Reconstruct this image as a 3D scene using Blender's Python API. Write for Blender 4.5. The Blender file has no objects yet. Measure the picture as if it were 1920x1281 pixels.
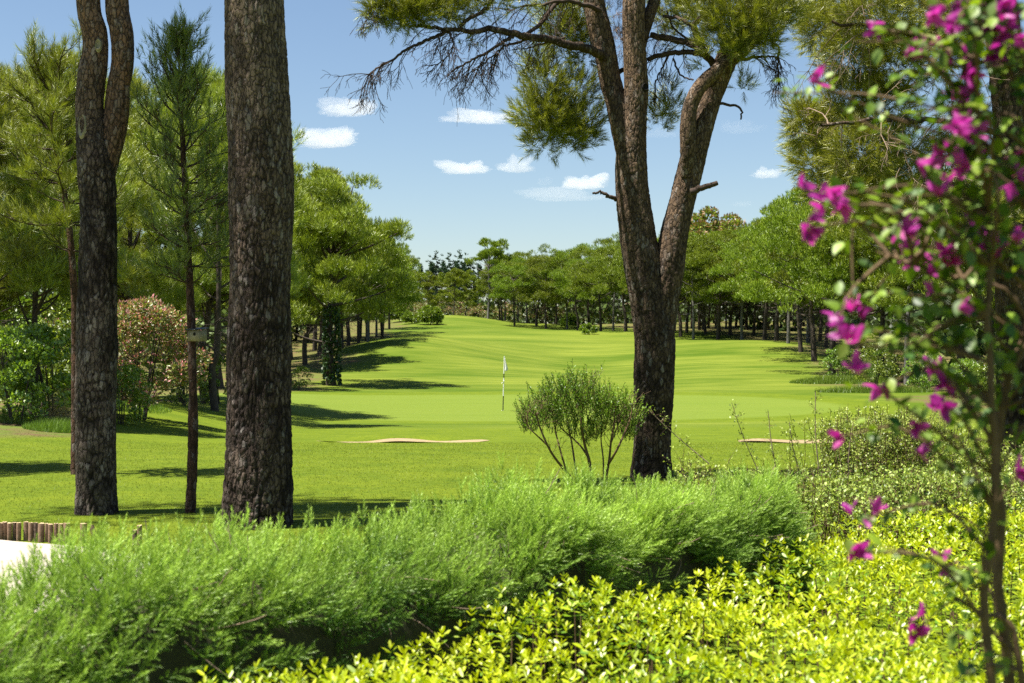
import bpy, math
import numpy as np
from mathutils import Vector, Matrix

S = bpy.context.scene
COL = S.collection
# ------------------------------------------------------------------ camera, sky, sun, exposure
CH = 1.6                       # eye height
FPX = 1920 * 50 / 36.0         # focal length in photo pixels
CX, CY = 960.0, 640.5
cd = bpy.data.cameras.new('camera'); cam = bpy.data.objects.new('camera', cd); COL.objects.link(cam)
cam.location = (0, 0, CH); cam.rotation_euler = (math.radians(90), 0, 0)
cd.lens = 50; cd.sensor_width = 36; cd.clip_start = 0.05; cd.clip_end = 60000
cd.dof.use_dof = True; cd.dof.focus_distance = 19.0; cd.dof.aperture_fstop = 4.8
S.camera = cam

SUN_EL = math.radians(69)
sv = Vector((-0.96 * math.cos(SUN_EL), -0.28 * math.cos(SUN_EL), math.sin(SUN_EL))).normalized()
W = bpy.data.worlds.new('World'); S.world = W; W.use_nodes = True
wn = W.node_tree
bg = wn.nodes['Background']; bg.inputs['Strength'].default_value = 0.050
sky = wn.nodes.new('ShaderNodeTexSky'); sky.sky_type = 'NISHITA'; sky.sun_disc = False
sky.sun_elevation = SUN_EL; sky.sun_rotation = math.atan2(sv.x, sv.y)
sky.altitude = 0; sky.air_density = 1.0; sky.dust_density = 0.4; sky.ozone_density = 2.5
wn.links.new(sky.outputs[0], bg.inputs['Color'])
sl = bpy.data.lights.new('sun', 'SUN'); sl.energy = 5.0; sl.angle = math.radians(0.53); sl.color = (1.0, 0.95, 0.86)
so = bpy.data.objects.new('sun', sl); COL.objects.link(so); so.location = (-20, -10, 60)
so.rotation_euler = sv.to_track_quat('Z', 'Y').to_euler()
vs = S.view_settings
vs.view_transform = 'Standard'; vs.look = 'None'; vs.gamma = 1; vs.use_curve_mapping = False; vs.exposure = 1.45
cy = S.cycles
cy.max_bounces = 8; cy.diffuse_bounces = 3; cy.glossy_bounces = 2; cy.transmission_bounces = 4
cy.transparent_max_bounces = 6; cy.volume_bounces = 3; cy.caustics_reflective = False; cy.caustics_refractive = False
cy.use_denoising = False

# ------------------------------------------------------------------ helpers
def nrm(a):
    a = np.asarray(a, float)
    return a / np.maximum(np.linalg.norm(a, axis=-1, keepdims=True), 1e-9)

def px(x, y, d):
    return np.array([(x - CX) / FPX * d, d, CH - (y - CY) / FPX * d])

def mk(name, V, Fs, mat=None, parent=None, attr=None, smooth=False, kind=None):
    me = mesh(name, V, Fs, mat, attr, smooth)
    return ob(name, me, parent, kind)

def mesh(name, V, Fs, mat=None, attr=None, smooth=False):
    if not isinstance(Fs, list): Fs = [Fs]
    Fs = [np.asarray(F, np.int32) for F in Fs if len(F)]
    me = bpy.data.meshes.new(name)
    V = np.asarray(V, np.float32)
    me.vertices.add(len(V)); me.vertices.foreach_set('co', V.ravel())
    li = np.concatenate([F.ravel() for F in Fs]).astype(np.int32)
    tot = np.concatenate([np.full(len(F), F.shape[1]) for F in Fs])
    st = np.concatenate([[0], np.cumsum(tot)[:-1]]).astype(np.int32)
    me.loops.add(len(li)); me.loops.foreach_set('vertex_index', li)
    me.polygons.add(len(tot)); me.polygons.foreach_set('loop_start', st)
    if smooth: me.polygons.foreach_set('use_smooth', np.ones(len(tot), bool))
    me.update(calc_edges=True)
    for k, v in (attr or {}).items():
        me.attributes.new(k, 'FLOAT', 'POINT').data.foreach_set('value', np.asarray(v, np.float32).ravel())
    if mat: me.materials.append(mat)
    return me

def ob(name, me, parent=None, kind=None):
    o = bpy.data.objects.new(name, me); COL.objects.link(o)
    if parent is not None: o.parent = parent
    if kind: o['kind'] = kind
    return o

def tag(o, label, cat, group=None):
    o['label'] = label; o['category'] = cat
    if group: o['group'] = group
    return o

def thing(name, label, cat, loc=(0, 0, 0), rz=0, group=None, sc=1):
    o = bpy.data.objects.new(name, None); COL.objects.link(o)
    o.location = [float(c) for c in loc]; o.rotation_euler = (0, 0, rz); o.scale = (sc, sc, sc)
    o.empty_display_size = 0.2
    return tag(o, label, cat, group)

ORD = ['first', 'second', 'third', 'fourth', 'fifth', 'sixth', 'seventh', 'eighth', 'ninth', 'tenth', 'eleventh', 'twelfth',
       'thirteenth', 'fourteenth', 'fifteenth', 'sixteenth', 'seventeenth', 'eighteenth', 'nineteenth', 'twentieth'] + \
      ['twenty-' + w for w in ('first', 'second', 'third', 'fourth', 'fifth', 'sixth', 'seventh', 'eighth', 'ninth')]

def wav(p, seed, freq, n=7):
    """smooth band-limited noise, about -1..1"""
    r = np.random.RandomState(seed); p = np.asarray(p, float)
    out = 0
    for i in range(n):
        k = r.normal(size=p.shape[-1]); k = k / np.linalg.norm(k) * freq * r.uniform(0.6, 1.6)
        out = out + np.sin(p @ k + r.uniform(0, 6.28))
    return out / (n ** 0.5) * 0.9

def smooth_path(P, n):
    P = np.asarray(P, float)
    if len(P) == 2:
        t = np.linspace(0, 1, n)[:, None]; return P[0] * (1 - t) + P[1] * t
    Q = np.vstack([2 * P[0] - P[1], P, 2 * P[-1] - P[-2]])
    u = np.linspace(0, len(P) - 1, n); i = np.minimum(u.astype(int), len(P) - 2); t = (u - i)[:, None]
    a, b, c, d = Q[i], Q[i + 1], Q[i + 2], Q[i + 3]
    return 0.5 * ((2 * b) + (c - a) * t + (2 * a - 5 * b + 4 * c - d) * t ** 2 + (3 * b - a - 3 * c + d) * t ** 3)

def frames_along(P):
    T = nrm(np.gradient(P, axis=0)); A = np.zeros_like(P)
    a = np.cross(T[0], [0, 1, 0.01]); a /= np.linalg.norm(a); A[0] = a
    for i in range(1, len(P)):
        a = a - T[i] * a.dot(T[i]); a /= max(np.linalg.norm(a), 1e-9); A[i] = a
    return T, A, np.cross(T, A)

def tube(P, R, ns=6, cap=True):
    P = np.asarray(P, float); n = len(P); R = np.broadcast_to(np.asarray(R, float), (n,))
    T, A, B = frames_along(P)
    th = np.arange(ns) / ns * 2 * np.pi
    V = P[:, None] + R[:, None, None] * (np.cos(th)[None, :, None] * A[:, None] + np.sin(th)[None, :, None] * B[:, None])
    V = V.reshape(-1, 3)
    i = np.arange(n - 1)[:, None] * ns; j = np.arange(ns)[None]; k = (j + 1) % ns
    F = np.stack([i + j, i + k, i + ns + k, i + ns + j], -1).reshape(-1, 4)
    return V, F

class Bag:
    """collects triangles / quads / attributes into one mesh"""
    def __init__(s): s.V = []; s.T = []; s.Q = []; s.A = {}; s.n = 0
    def add(s, V, F, **at):
        V = np.asarray(V, float); F = np.asarray(F) + s.n
        (s.T if F.shape[1] == 3 else s.Q).append(F); s.V.append(V); s.n += len(V)
        for k, v in at.items(): s.A.setdefault(k, []).append(np.broadcast_to(np.asarray(v, float), (len(V),)))
        return s
    def tube(s, P, R, ns=5, **at):
        V, F = tube(P, R, ns); return s.add(V, F, **at)
    def mesh(s, name, mat, smooth=False):
        Fs = ([np.vstack(s.T)] if s.T else []) + ([np.vstack(s.Q)] if s.Q else [])
        return mesh(name, np.vstack(s.V), Fs, mat, {k: np.concatenate(v) for k, v in s.A.items()}, smooth)
    def ob(s, name, mat, parent=None, smooth=False, kind=None):
        return ob(name, s.mesh(name, mat, smooth), parent, kind)

def inst(TV, TF, P, X, Y, Z, sc):
    """copies of a small template baked into one vertex/face array"""
    n = len(P); k = len(TV); sc = np.broadcast_to(np.asarray(sc, float), (n,))[:, None, None]
    V = P[:, None] + sc * (TV[None, :, 0:1] * X[:, None] + TV[None, :, 1:2] * Y[:, None] + TV[None, :, 2:3] * Z[:, None])
    F = TF[None] + (np.arange(n) * k)[:, None, None]
    return V.reshape(-1, 3), F.reshape(-1, TF.shape[1])

def frame_from(D, rng, up=None):
    """Y along D, Z a normal (towards up, when given)"""
    D = nrm(D)
    r = rng.normal(size=D.shape) if up is None else up + rng.normal(size=D.shape) * 0.25
    X = nrm(np.cross(D, r)); Z = np.cross(X, D)
    return X, D, Z

def unit(rng, n): return nrm(rng.normal(size=(n, 3)))

# ------------------------------------------------------------------ materials
def nodes(name):
    m = bpy.data.materials.new(name); m.use_nodes = True
    nt = m.node_tree; nt.nodes.clear()
    out = nt.nodes.new('ShaderNodeOutputMaterial')
    def N(t, props=None, **ins):
        n = nt.nodes.new('ShaderNode' + t)
        for k, v in (props or {}).items(): setattr(n, k, v)
        for k, v in ins.items():
            key = int(k[1:]) if k[0] == 'i' and k[1:].isdigit() else k.replace('_', ' ')
            if hasattr(v, 'is_output'): nt.links.new(v, n.inputs[key])
            else: n.inputs[key].default_value = v
        return n
    return m, nt, out, N

def c4(c): return (c[0], c[1], c[2], 1.0)

def mixc(N, f, a, b, mode='MIX'):
    n = N('Mix', {'data_type': 'RGBA', 'blend_type': mode})
    for idx, v in ((0, f), (6, a), (7, b)):
        if hasattr(v, 'is_output'): n.id_data.links.new(v, n.inputs[idx])
        else: n.inputs[idx].default_value = v if idx == 0 else c4(v)
    return n.outputs[2]

def maths(N, op, a, b=0.0, clamp=False):
    n = N('Math', {'operation': op, 'use_clamp': clamp})
    for i, v in enumerate((a, b)):
        if hasattr(v, 'is_output'): n.id_data.links.new(v, n.inputs[i])
        else: n.inputs[i].default_value = v
    return n.outputs[0]

def leafmat(name, old, young, trans=0.3, gloss=0.06, rough=0.45, var=0.35, tcol=None):
    """leaf: colour runs old -> young by attribute t, brightness varies by attribute r"""
    m, nt, out, N = nodes(name)
    t = N('Attribute', {'attribute_name': 't'}).outputs['Fac']
    r = N('Attribute', {'attribute_name': 'r'}).outputs['Fac']
    oi = N('ObjectInfo').outputs['Random']
    c = mixc(N, t, old, young)
    k = maths(N, 'ADD', maths(N, 'MULTIPLY', maths(N, 'SUBTRACT', r, 0.5), 2 * var), 1.0)
    k = maths(N, 'MULTIPLY', k, maths(N, 'ADD', maths(N, 'MULTIPLY', oi, 0.36), 0.82))
    hs = N('HueSaturation', None, Hue=maths(N, 'ADD', maths(N, 'MULTIPLY', oi, 0.030), 0.482), Value=k, Color=c)
    c = hs.outputs[0]
    d = N('BsdfDiffuse', None, Color=c)
    tr = N('BsdfTranslucent', None, Color=mixc(N, 1.0, c, tcol or (1.0, 1.0, 0.55), 'MULTIPLY') if True else c)
    mx = N('MixShader', None, Fac=trans); nt.links.new(d.outputs[0], mx.inputs[1]); nt.links.new(tr.outputs[0], mx.inputs[2])
    g = N('BsdfGlossy', None, Color=(1, 1, 1, 1), Roughness=rough)
    m2 = N('MixShader', None, Fac=gloss); nt.links.new(mx.outputs[0], m2.inputs[1]); nt.links.new(g.outputs[0], m2.inputs[2])
    nt.links.new(m2.outputs[0], out.inputs[0])
    return m

def barkmat(name, fissure, plate, plate2, top, detail=60.0):
    m, nt, out, N = nodes(name)
    g = N('Attribute', {'attribute_name': 'g'}).outputs['Fac']     # 0 in the fissure, 1 on a plate
    c = N('Attribute', {'attribute_name': 'c'}).outputs['Fac']     # one value for each plate
    h = N('Attribute', {'attribute_name': 'h'}).outputs['Fac']     # height up the trunk
    geo = N('NewGeometry').outputs['Position']
    n1 = N('TexNoise', None, Vector=geo, Scale=detail, Detail=5.0, Roughness=0.7)
    n2 = N('TexNoise', None, Vector=geo, Scale=3.0, Detail=3.0)
    pc = mixc(N, c, plate, plate2)
    pc = mixc(N, h, pc, mixc(N, maths(N, 'MULTIPLY', c, 0.6), top, plate))  # bark's own warmer top tone, with sunlit brightness painted in
    pc = mixc(N, maths(N, 'MULTIPLY', n1.outputs[0], 0.9, True), mixc(N, 0.5, pc, fissure), pc)
    stain = maths(N, 'MULTIPLY', maths(N, 'SUBTRACT', n2.outputs[0], 0.46), 5.0, True)
    stain = maths(N, 'MULTIPLY', stain, maths(N, 'SUBTRACT', 1.0, h, True))
    pc = mixc(N, maths(N, 'MULTIPLY', stain, 0.72), pc, fissure)
    wv = N('VectorMath', {'operation': 'ADD'}); nt.links.new(geo, wv.inputs[0])
    nd = N('TexNoise', None, Vector=geo, Scale=22.0, Detail=3.0); sc_ = N('VectorMath', {'operation': 'SCALE'}, Scale=0.045); nt.links.new(nd.outputs['Color'], sc_.inputs[0]); nt.links.new(sc_.outputs[0], wv.inputs[1])
    mp = N('Mapping', None, Vector=wv.outputs[0]); mp.inputs['Scale'].default_value = (30, 30, 11)
    vo = N('TexVoronoi', {'feature': 'DISTANCE_TO_EDGE'}, Vector=mp.outputs[0], Scale=1.0)
    crack = maths(N, 'MULTIPLY', vo.outputs['Distance'], 7.0, True)
    vc = N('TexVoronoi', {'feature': 'F1'}, Vector=mp.outputs[0], Scale=1.0); sep = N('SeparateColor', None, Color=vc.outputs['Color'])
    pc = mixc(N, maths(N, 'MULTIPLY', sep.outputs[0], 0.55), pc, mixc(N, 0.6, pc, fissure))
    pc = mixc(N, maths(N, 'MULTIPLY', maths(N, 'SUBTRACT', sep.outputs[1], 0.72), 2.2, True), pc, mixc(N, 0.5, pc, (0.42, 0.39, 0.36)))
    pc = mixc(N, maths(N, 'ADD', maths(N, 'MULTIPLY', crack, 0.85), 0.15), fissure, pc)
    col = mixc(N, g, fissure, pc)
    b = N('Bump', None, Strength=0.8, Distance=0.007, Height=maths(N, 'ADD', maths(N, 'MULTIPLY', n1.outputs[0], 0.6), crack))
    d = N('BsdfPrincipled', None, Base_Color=col, Roughness=0.88, Normal=b.outputs[0])
    d.inputs['Specular IOR Level'].default_value = 0.2
    nt.links.new(d.outputs[0], out.inputs[0])
    return m

def plain(name, c1, c2, scale=20.0, rough=0.8, bump=0.3, dist=0.004, spec=0.3):
    m, nt, out, N = nodes(name)
    tc = N('TexCoord').outputs['Object']
    n1 = N('TexNoise', None, Vector=tc, Scale=scale, Detail=5.0, Roughness=0.65)
    f = maths(N, 'MULTIPLY', maths(N, 'SUBTRACT', n1.outputs[0], 0.3), 2.2, True)
    col = mixc(N, f, c1, c2)
    b = N('Bump', None, Strength=bump, Distance=dist, Height=n1.outputs[0])
    d = N('BsdfPrincipled', None, Base_Color=col, Roughness=rough, Normal=b.outputs[0])
    d.inputs['Specular IOR Level'].default_value = spec
    nt.links.new(d.outputs[0], out.inputs[0])
    return m

M = {}
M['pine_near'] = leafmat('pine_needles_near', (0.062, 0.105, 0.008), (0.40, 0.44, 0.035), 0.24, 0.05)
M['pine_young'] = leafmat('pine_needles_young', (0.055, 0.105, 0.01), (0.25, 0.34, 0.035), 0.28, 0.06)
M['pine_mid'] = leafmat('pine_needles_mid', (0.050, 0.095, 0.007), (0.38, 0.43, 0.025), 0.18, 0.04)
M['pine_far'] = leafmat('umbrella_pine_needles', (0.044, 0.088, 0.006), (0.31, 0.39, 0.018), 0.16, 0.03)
M['blue_far'] = leafmat('blue_green_foliage', (0.022, 0.05, 0.022), (0.055, 0.1, 0.042), 0.2, 0.03)
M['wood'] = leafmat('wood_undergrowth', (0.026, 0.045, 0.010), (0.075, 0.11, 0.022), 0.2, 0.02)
M['dead'] = leafmat('dead_needles', (0.10, 0.055, 0.03), (0.20, 0.12, 0.07), 0.2, 0.02)
M['shrub'] = leafmat('shrub_leaves', (0.065, 0.135, 0.01), (0.29, 0.4, 0.03), 0.32, 0.06)
M['tea'] = leafmat('upright_shrub_leaves', (0.05, 0.16, 0.014), (0.27, 0.47, 0.03), 0.42, 0.03)
M['wild'] = leafmat('small_glossy_leaves', (0.09, 0.15, 0.02), (0.34, 0.4, 0.07), 0.32, 0.03, 0.5)
M['oleander'] = leafmat('oleander_leaves', (0.1, 0.16, 0.03), (0.33, 0.37, 0.08), 0.3, 0.06)
M['pink'] = leafmat('pink_blossom', (0.48, 0.13, 0.16), (0.58, 0.36, 0.29), 0.3, 0.02)
M['rust'] = leafmat('rusty_blossom', (0.20, 0.12, 0.05), (0.34, 0.20, 0.09), 0.3, 0.02)
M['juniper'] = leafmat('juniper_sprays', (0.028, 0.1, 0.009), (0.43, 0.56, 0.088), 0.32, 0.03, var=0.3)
M['junicore'] = plain('juniper_inner_twigs', (0.030, 0.030, 0.014), (0.06, 0.06, 0.025), 30, 0.9)  # colour of the added core that stops light leaks
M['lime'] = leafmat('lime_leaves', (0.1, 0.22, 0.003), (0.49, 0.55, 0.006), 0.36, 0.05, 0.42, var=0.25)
M['boug'] = leafmat('bougainvillea_leaves', (0.025, 0.075, 0.006), (0.22, 0.32, 0.018), 0.38, 0.03, 0.5)
M['bract'] = leafmat('magenta_bracts', (0.34, 0.005, 0.19), (0.6, 0.05, 0.43), 0.5, 0.03, 0.5, var=0.25, tcol=(1, 0.9, 1))
M['ivy'] = leafmat('ivy_leaves', (0.02, 0.06, 0.012), (0.05, 0.11, 0.02), 0.2, 0.06)
M['grass'] = leafmat('mown_grass_blades', (0.065, 0.115, 0.003), (0.155, 0.205, 0.009), 0.3, 0.01)
M['longgrass'] = leafmat('long_grass_blades', (0.075, 0.16, 0.01), (0.18, 0.29, 0.018), 0.35, 0.04)
M['drygrass'] = leafmat('dry_grass_stalks', (0.36, 0.28, 0.12), (0.50, 0.42, 0.22), 0.3, 0.03)
M['bark_big'] = barkmat('pine_bark_rough', (0.010, 0.006, 0.004), (0.27, 0.20, 0.155), (0.085, 0.052, 0.034), (0.44, 0.31, 0.205))
M['bark_fork'] = barkmat('pine_bark_plates', (0.012, 0.008, 0.006), (0.32, 0.26, 0.21), (0.15, 0.105, 0.078), (0.38, 0.195, 0.095))
M['bark_right'] = barkmat('pine_bark_brown', (0.012, 0.007, 0.004), (0.23, 0.16, 0.105), (0.085, 0.053, 0.032), (0.33, 0.21, 0.12))
M['bark_red'] = barkmat('young_pine_bark_red', (0.03, 0.016, 0.01), (0.16, 0.10, 0.07), (0.12, 0.06, 0.035), (0.20, 0.085, 0.045))
M['bark_far'] = plain('dark_bark', (0.035, 0.027, 0.02), (0.10, 0.078, 0.062), 9, 0.9, 0.4, 0.02)
M['bark_grey'] = plain('grey_bark', (0.09, 0.085, 0.08), (0.20, 0.185, 0.17), 9, 0.9, 0.4, 0.02)
M['twig'] = plain('dead_twigs', (0.032, 0.02, 0.014), (0.075, 0.05, 0.035), 20, 0.9)
M['twig_pale'] = plain('pale_twigs', (0.16, 0.115, 0.08), (0.30, 0.22, 0.15), 20, 0.9)
M['stem'] = plain('brown_stems', (0.07, 0.042, 0.022), (0.16, 0.10, 0.05), 30, 0.8)
M['sand'] = plain('bunker_sand', (0.20, 0.145, 0.08), (0.31, 0.235, 0.13), 14, 0.95, 0.5, 0.01)
M['pathsand'] = plain('pale_path_sand', (0.30, 0.25, 0.20), (0.46, 0.41, 0.35), 25, 0.95, 0.5, 0.006)
M['log'] = plain('weathered_log', (0.16, 0.095, 0.058), (0.33, 0.225, 0.15), 26, 0.85, 0.6, 0.006)
M['logdark'] = plain('log_with_bark', (0.05, 0.033, 0.024), (0.24, 0.17, 0.12), 40, 0.9, 0.9, 0.01)
M['cut'] = plain('cut_wood', (0.36, 0.26, 0.15), (0.50, 0.38, 0.23), 30, 0.85)
M['wood_box'] = plain('weathered_board', (0.23, 0.20, 0.12), (0.36, 0.32, 0.21), 40, 0.85)
M['hole'] = plain('dark_hole', (0.006, 0.005, 0.004), (0.012, 0.01, 0.008), 20, 0.95)
M['white'] = plain('white_fabric', (0.74, 0.74, 0.70), (0.80, 0.80, 0.77), 8, 0.7)
M['pole_w'] = plain('white_pole_paint', (0.72, 0.72, 0.68), (0.80, 0.80, 0.76), 8, 0.4)
M['pole_d'] = plain('dark_pole_paint', (0.03, 0.035, 0.03), (0.05, 0.055, 0.05), 8, 0.4)

# ------------------------------------------------------------------ the lie of the land
PD = [-4000, 0, 8, 13, 17, 22, 28, 38, 50, 57, 64, 72, 80, 88, 100, 115, 135, 165, 190, 215, 400, 40000]
PZ = [0.05, 0.05, 0.05, 0.05, 0.03, -0.10, -0.37, -0.85, -1.20, -1.17, -1.10, -0.95, -0.72, -0.36, 0.10, 0.76, 1.6, 2.87, 3.99, 4.3, 4.5, 4.5]
_pd = np.linspace(-20, 420, 1761); _pz = np.interp(_pd, PD, PZ)
_k = np.hanning(25); _k /= _k.sum(); _pz = np.convolve(np.pad(_pz, 12, 'edge'), _k, 'valid')
def zg(x, y):
    x = np.asarray(x, float); y = np.asarray(y, float)
    z = np.interp(y, _pd, _pz)
    # the land left of the lawn is level ground, so it lies above the dip of the green
    wl = np.clip((-x - 6.5) / 4.0, 0, 1) * np.clip((y - 18) / 8, 0, 1) * np.clip((60 - y) / 20, 0, 1)
    z = z + wl * np.clip(0.02 - z, 0, 1) * 0.9
    # crest on the right, mound on the left of the green
    z = z + 0.95 * np.exp(-((x - 20) / 9) ** 2 - ((y - 120) / 13) ** 2)
    z = z + 0.50 * np.exp(-((x + 13) / 5) ** 2 - ((y - 60) / 9) ** 2)
    z = z + 1.0 * np.exp(-((x + 8) / 7) ** 2 - ((y - 182) / 18) ** 2) + 1.5 * np.exp(-((x + 8) / 6) ** 2 - ((y - 110) / 13) ** 2) - 0.5 * np.exp(-((x - 6) / 5) ** 2 - ((y - 100) / 16) ** 2)
    far = np.clip((y - 62) / 25, 0, 1)
    z = z + (0.05 * np.clip((y - 20) / 40, 0, 1) + 0.13 * far) * wav(np.stack([x, y], -1), 3, 0.16) + 0.26 * far * wav(np.stack([x, y * 0.8], -1), 4, 0.085, 5)
    # bunkers
    for (bx, by, rx, ry, dz) in BUNK:
        z = z - dz * np.clip(1.15 - ((x - bx) / rx) ** 2 - ((y - by) / ry) ** 2, 0, 1)
        z = z + 0.10 * np.exp(-((x - bx) / rx) ** 4 - ((y - by - ry * 1.5) / (ry * 0.6)) ** 2)
    return z
BUNK = [(-2.25, 28.6, 1.66, 1.15, 0.13), (5.75, 28.0, 1.25, 1.05, 0.13)]
XL = ([-50, 5, 20, 27, 45, 60, 80, 110, 150, 190, 230], [-60, -30, -11.5, -8.9, -12, -13.5, -11.3, -13.2, -12.8, -15, -16])
XR = ([-50, 5, 25, 45, 70, 85, 110, 140, 160, 185, 203], [60, 30, 20, 19, 19.5, 18.3, 24, 22, 18, 12, -14])

ang_in = np.radians(np.linspace(-27, 27, 200)); ang_out = np.radians(np.linspace(27, 333, 60))[1:-1]
ANG = np.concatenate([ang_in, ang_out]); NA = len(ANG)
RAD = np.concatenate([[0.02, 1.5, 3, 4.5, 6], 7 * 1.0105 ** np.arange(0, 345), 260 * 1.35 ** np.arange(1, 15)]); NR = len(RAD)
GX = RAD[:, None] * np.sin(ANG)[None]; GY = RAD[:, None] * np.cos(ANG)[None]
GZ = zg(GX, GY)
wob = 1.4 * wav(np.stack([GX, GY], -1), 9, 0.35) + 0.5 * wav(np.stack([GX, GY], -1), 19, 1.3)
soft = 1.0 + GY * 0.006
forest = np.maximum(np.clip((np.interp(GY, *XL) - GX + wob) / soft + 0.5, 0, 1), np.clip((GX - np.interp(GY, *XR) + wob) / soft + 0.5, 0, 1))
forest = np.maximum(forest, np.clip((GY - 201 + wob) / 2, 0, 1))
grn = np.clip((1.0 - ((GX - 0.5) / 13.5) ** 2 - ((GY - 60.5) / 10.5) ** 2) * 14 + 0.5, 0, 1)
collar = np.clip((1.0 - ((GX - 0.5) / 16) ** 2 - ((GY - 61) / 13.5) ** 2) * 10 + 0.5, 0, 1)
near = np.clip((44 + 0.02 * GX ** 2 - GY) / 3, 0, 1)
ph = np.sqrt(((GX - 4) * 1.0) ** 2 + (GY - 58) ** 2) + 7.0 * wav(np.stack([GX, GY], -1), 5, 0.05) + 0.5 * wav(np.stack([GX, GY], -1), 6, 0.25)
GV = np.stack([GX, GY, GZ], -1).reshape(-1, 3)
i = np.arange(NR - 1)[:, None] * NA; j = np.arange(NA)[None]; k = (j + 1) % NA
GF = np.stack([i + j, i + k, i + NA + k, i + NA + j], -1).reshape(-1, 4)

def groundmat():
    m, nt, out, N = nodes('lawn_and_forest_floor')
    at = lambda a: N('Attribute', {'attribute_name': a}).outputs['Fac']
    pos = N('NewGeometry').outputs['Position']
    def noise(s, d=4.0, r=0.6, sx=1.0, sy=1.0):
        mp = N('Mapping', None, Vector=pos); mp.inputs['Scale'].default_value = (sx, sy, 1)
        return N('TexNoise', None, Vector=mp.outputs[0], Scale=s, Detail=d, Roughness=r).outputs[0]
    st = maths(N, 'SINE', maths(N, 'MULTIPLY', at('phase'), 2 * math.pi / 4.4))
    fine = maths(N, 'SINE', maths(N, 'MULTIPLY', at('phase'), 2 * math.pi / 1.7))
    big = noise(0.11, 3.0, 0.55, 0.7, 1.0); mid = noise(1.1, 4.0, 0.65); sm = noise(14.0, 4.0, 0.7); blade = noise(90.0, 2.0, 0.8)
    streak = noise(0.9, 4.0, 0.65, 0.22, 1.0)
    f = maths(N, 'ADD', maths(N, 'MULTIPLY', maths(N, 'MULTIPLY', st, 1.0), 0.08, False), 0.45)
    f = maths(N, 'ADD', f, maths(N, 'MULTIPLY', maths(N, 'MULTIPLY', fine, 0.20), maths(N, 'MULTIPLY', maths(N, 'SUBTRACT', big, 0.30), 2.0, True)))
    f = maths(N, 'ADD', f, maths(N, 'MULTIPLY', maths(N, 'SUBTRACT', big, 0.5), 2.2))
    f = maths(N, 'ADD', f, maths(N, 'MULTIPLY', maths(N, 'SUBTRACT', streak, 0.5), 1.5), True)
    fair = mixc(N, f, (0.058, 0.104, 0.002), (0.172, 0.204, 0.022))
    g2 = maths(N, 'ADD', maths(N, 'MULTIPLY', maths(N, 'SUBTRACT', streak, 0.5), 0.9), 0.5, True)
    greenc = mixc(N, g2, (0.108, 0.163, 0.014), (0.158, 0.200, 0.026))
    ro = maths(N, 'ADD', maths(N, 'MULTIPLY', maths(N, 'SUBTRACT', mid, 0.5), 1.5), maths(N, 'ADD', maths(N, 'MULTIPLY', maths(N, 'SUBTRACT', sm, 0.5), 2.0), 0.5), True)
    rough = mixc(N, ro, (0.064, 0.106, 0.003), (0.148, 0.188, 0.008))
    col = mixc(N, at('collar'), fair, rough)
    col = mixc(N, at('near'), col, rough)
    col = mixc(N, at('green'), col, greenc)
    fl = maths(N, 'ADD', maths(N, 'MULTIPLY', maths(N, 'SUBTRACT', mid, 0.5), 4.0), 0.45, True)
    floor = mixc(N, fl, (0.135, 0.085, 0.045), mixc(N, sm, (0.05, 0.09, 0.012), (0.16, 0.19, 0.03)))
    col = mixc(N, at('forest'), col, floor)
    col = mixc(N, maths(N, 'MULTIPLY', blade, 0.55), col, mixc(N, 0.62, col, (0.02, 0.04, 0.004)))
    b = N('Bump', None, Strength=0.5, Distance=0.03, Height=maths(N, 'ADD', sm, blade))
    d = N('BsdfPrincipled', None, Base_Color=col, Roughness=0.9, Normal=b.outputs[0])
    d.inputs['Specular IOR Level'].default_value = 0.12
    nt.links.new(d.outputs[0], out.inputs[0])
    return m
mk('ground', GV, GF, groundmat(), attr=dict(forest=forest.ravel(), green=grn.ravel(), collar=collar.ravel(), near=near.ravel(), phase=ph.ravel()), smooth=True, kind='structure')

def sheet(name, cx, cy, rx, ry, dz, mat, seed, wob=0.12, n=48, rings=7, lump=0.0):
    th = np.arange(n) / n * 2 * np.pi
    rr = 1 + wob * wav(np.stack([np.cos(th), np.sin(th)], -1) * 2.2, seed, 1.6)
    V = [[cx, cy]]
    for q in range(1, rings + 1):
        V += list(np.stack([cx + rx * rr * np.cos(th) * q / rings, cy + ry * rr * np.sin(th) * q / rings], -1))
    V = np.array(V); z = zg(V[:, 0], V[:, 1]) + dz + lump * wav(V, seed + 1, 5.0)
    T = np.array([[0, 1 + q, 1 + (q + 1) % n] for q in range(n)])
    i = (1 + np.arange(rings - 1) * n)[:, None]; j = np.arange(n)[None]; k = (j + 1) % n
    Q = np.stack([i + j, i + n + j, i + n + k, i + k], -1).reshape(-1, 4)
    return mk(name, np.column_stack([V, z]), [T, Q], mat, smooth=True, kind='structure')
for q, (bx, by, rx, ry, dz) in enumerate(BUNK):
    sheet('sand_bunker', bx, by, rx * 0.97, ry * 0.97, 0.02, M['sand'], 30 + q, 0.13, n=72, rings=16, lump=0.010)
sheet('sand_path', -4.55, 9.0, 2.15, 2.02, 0.02, M['pathsand'], 40, 0.02, n=72, rings=12, lump=0.006)

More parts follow.
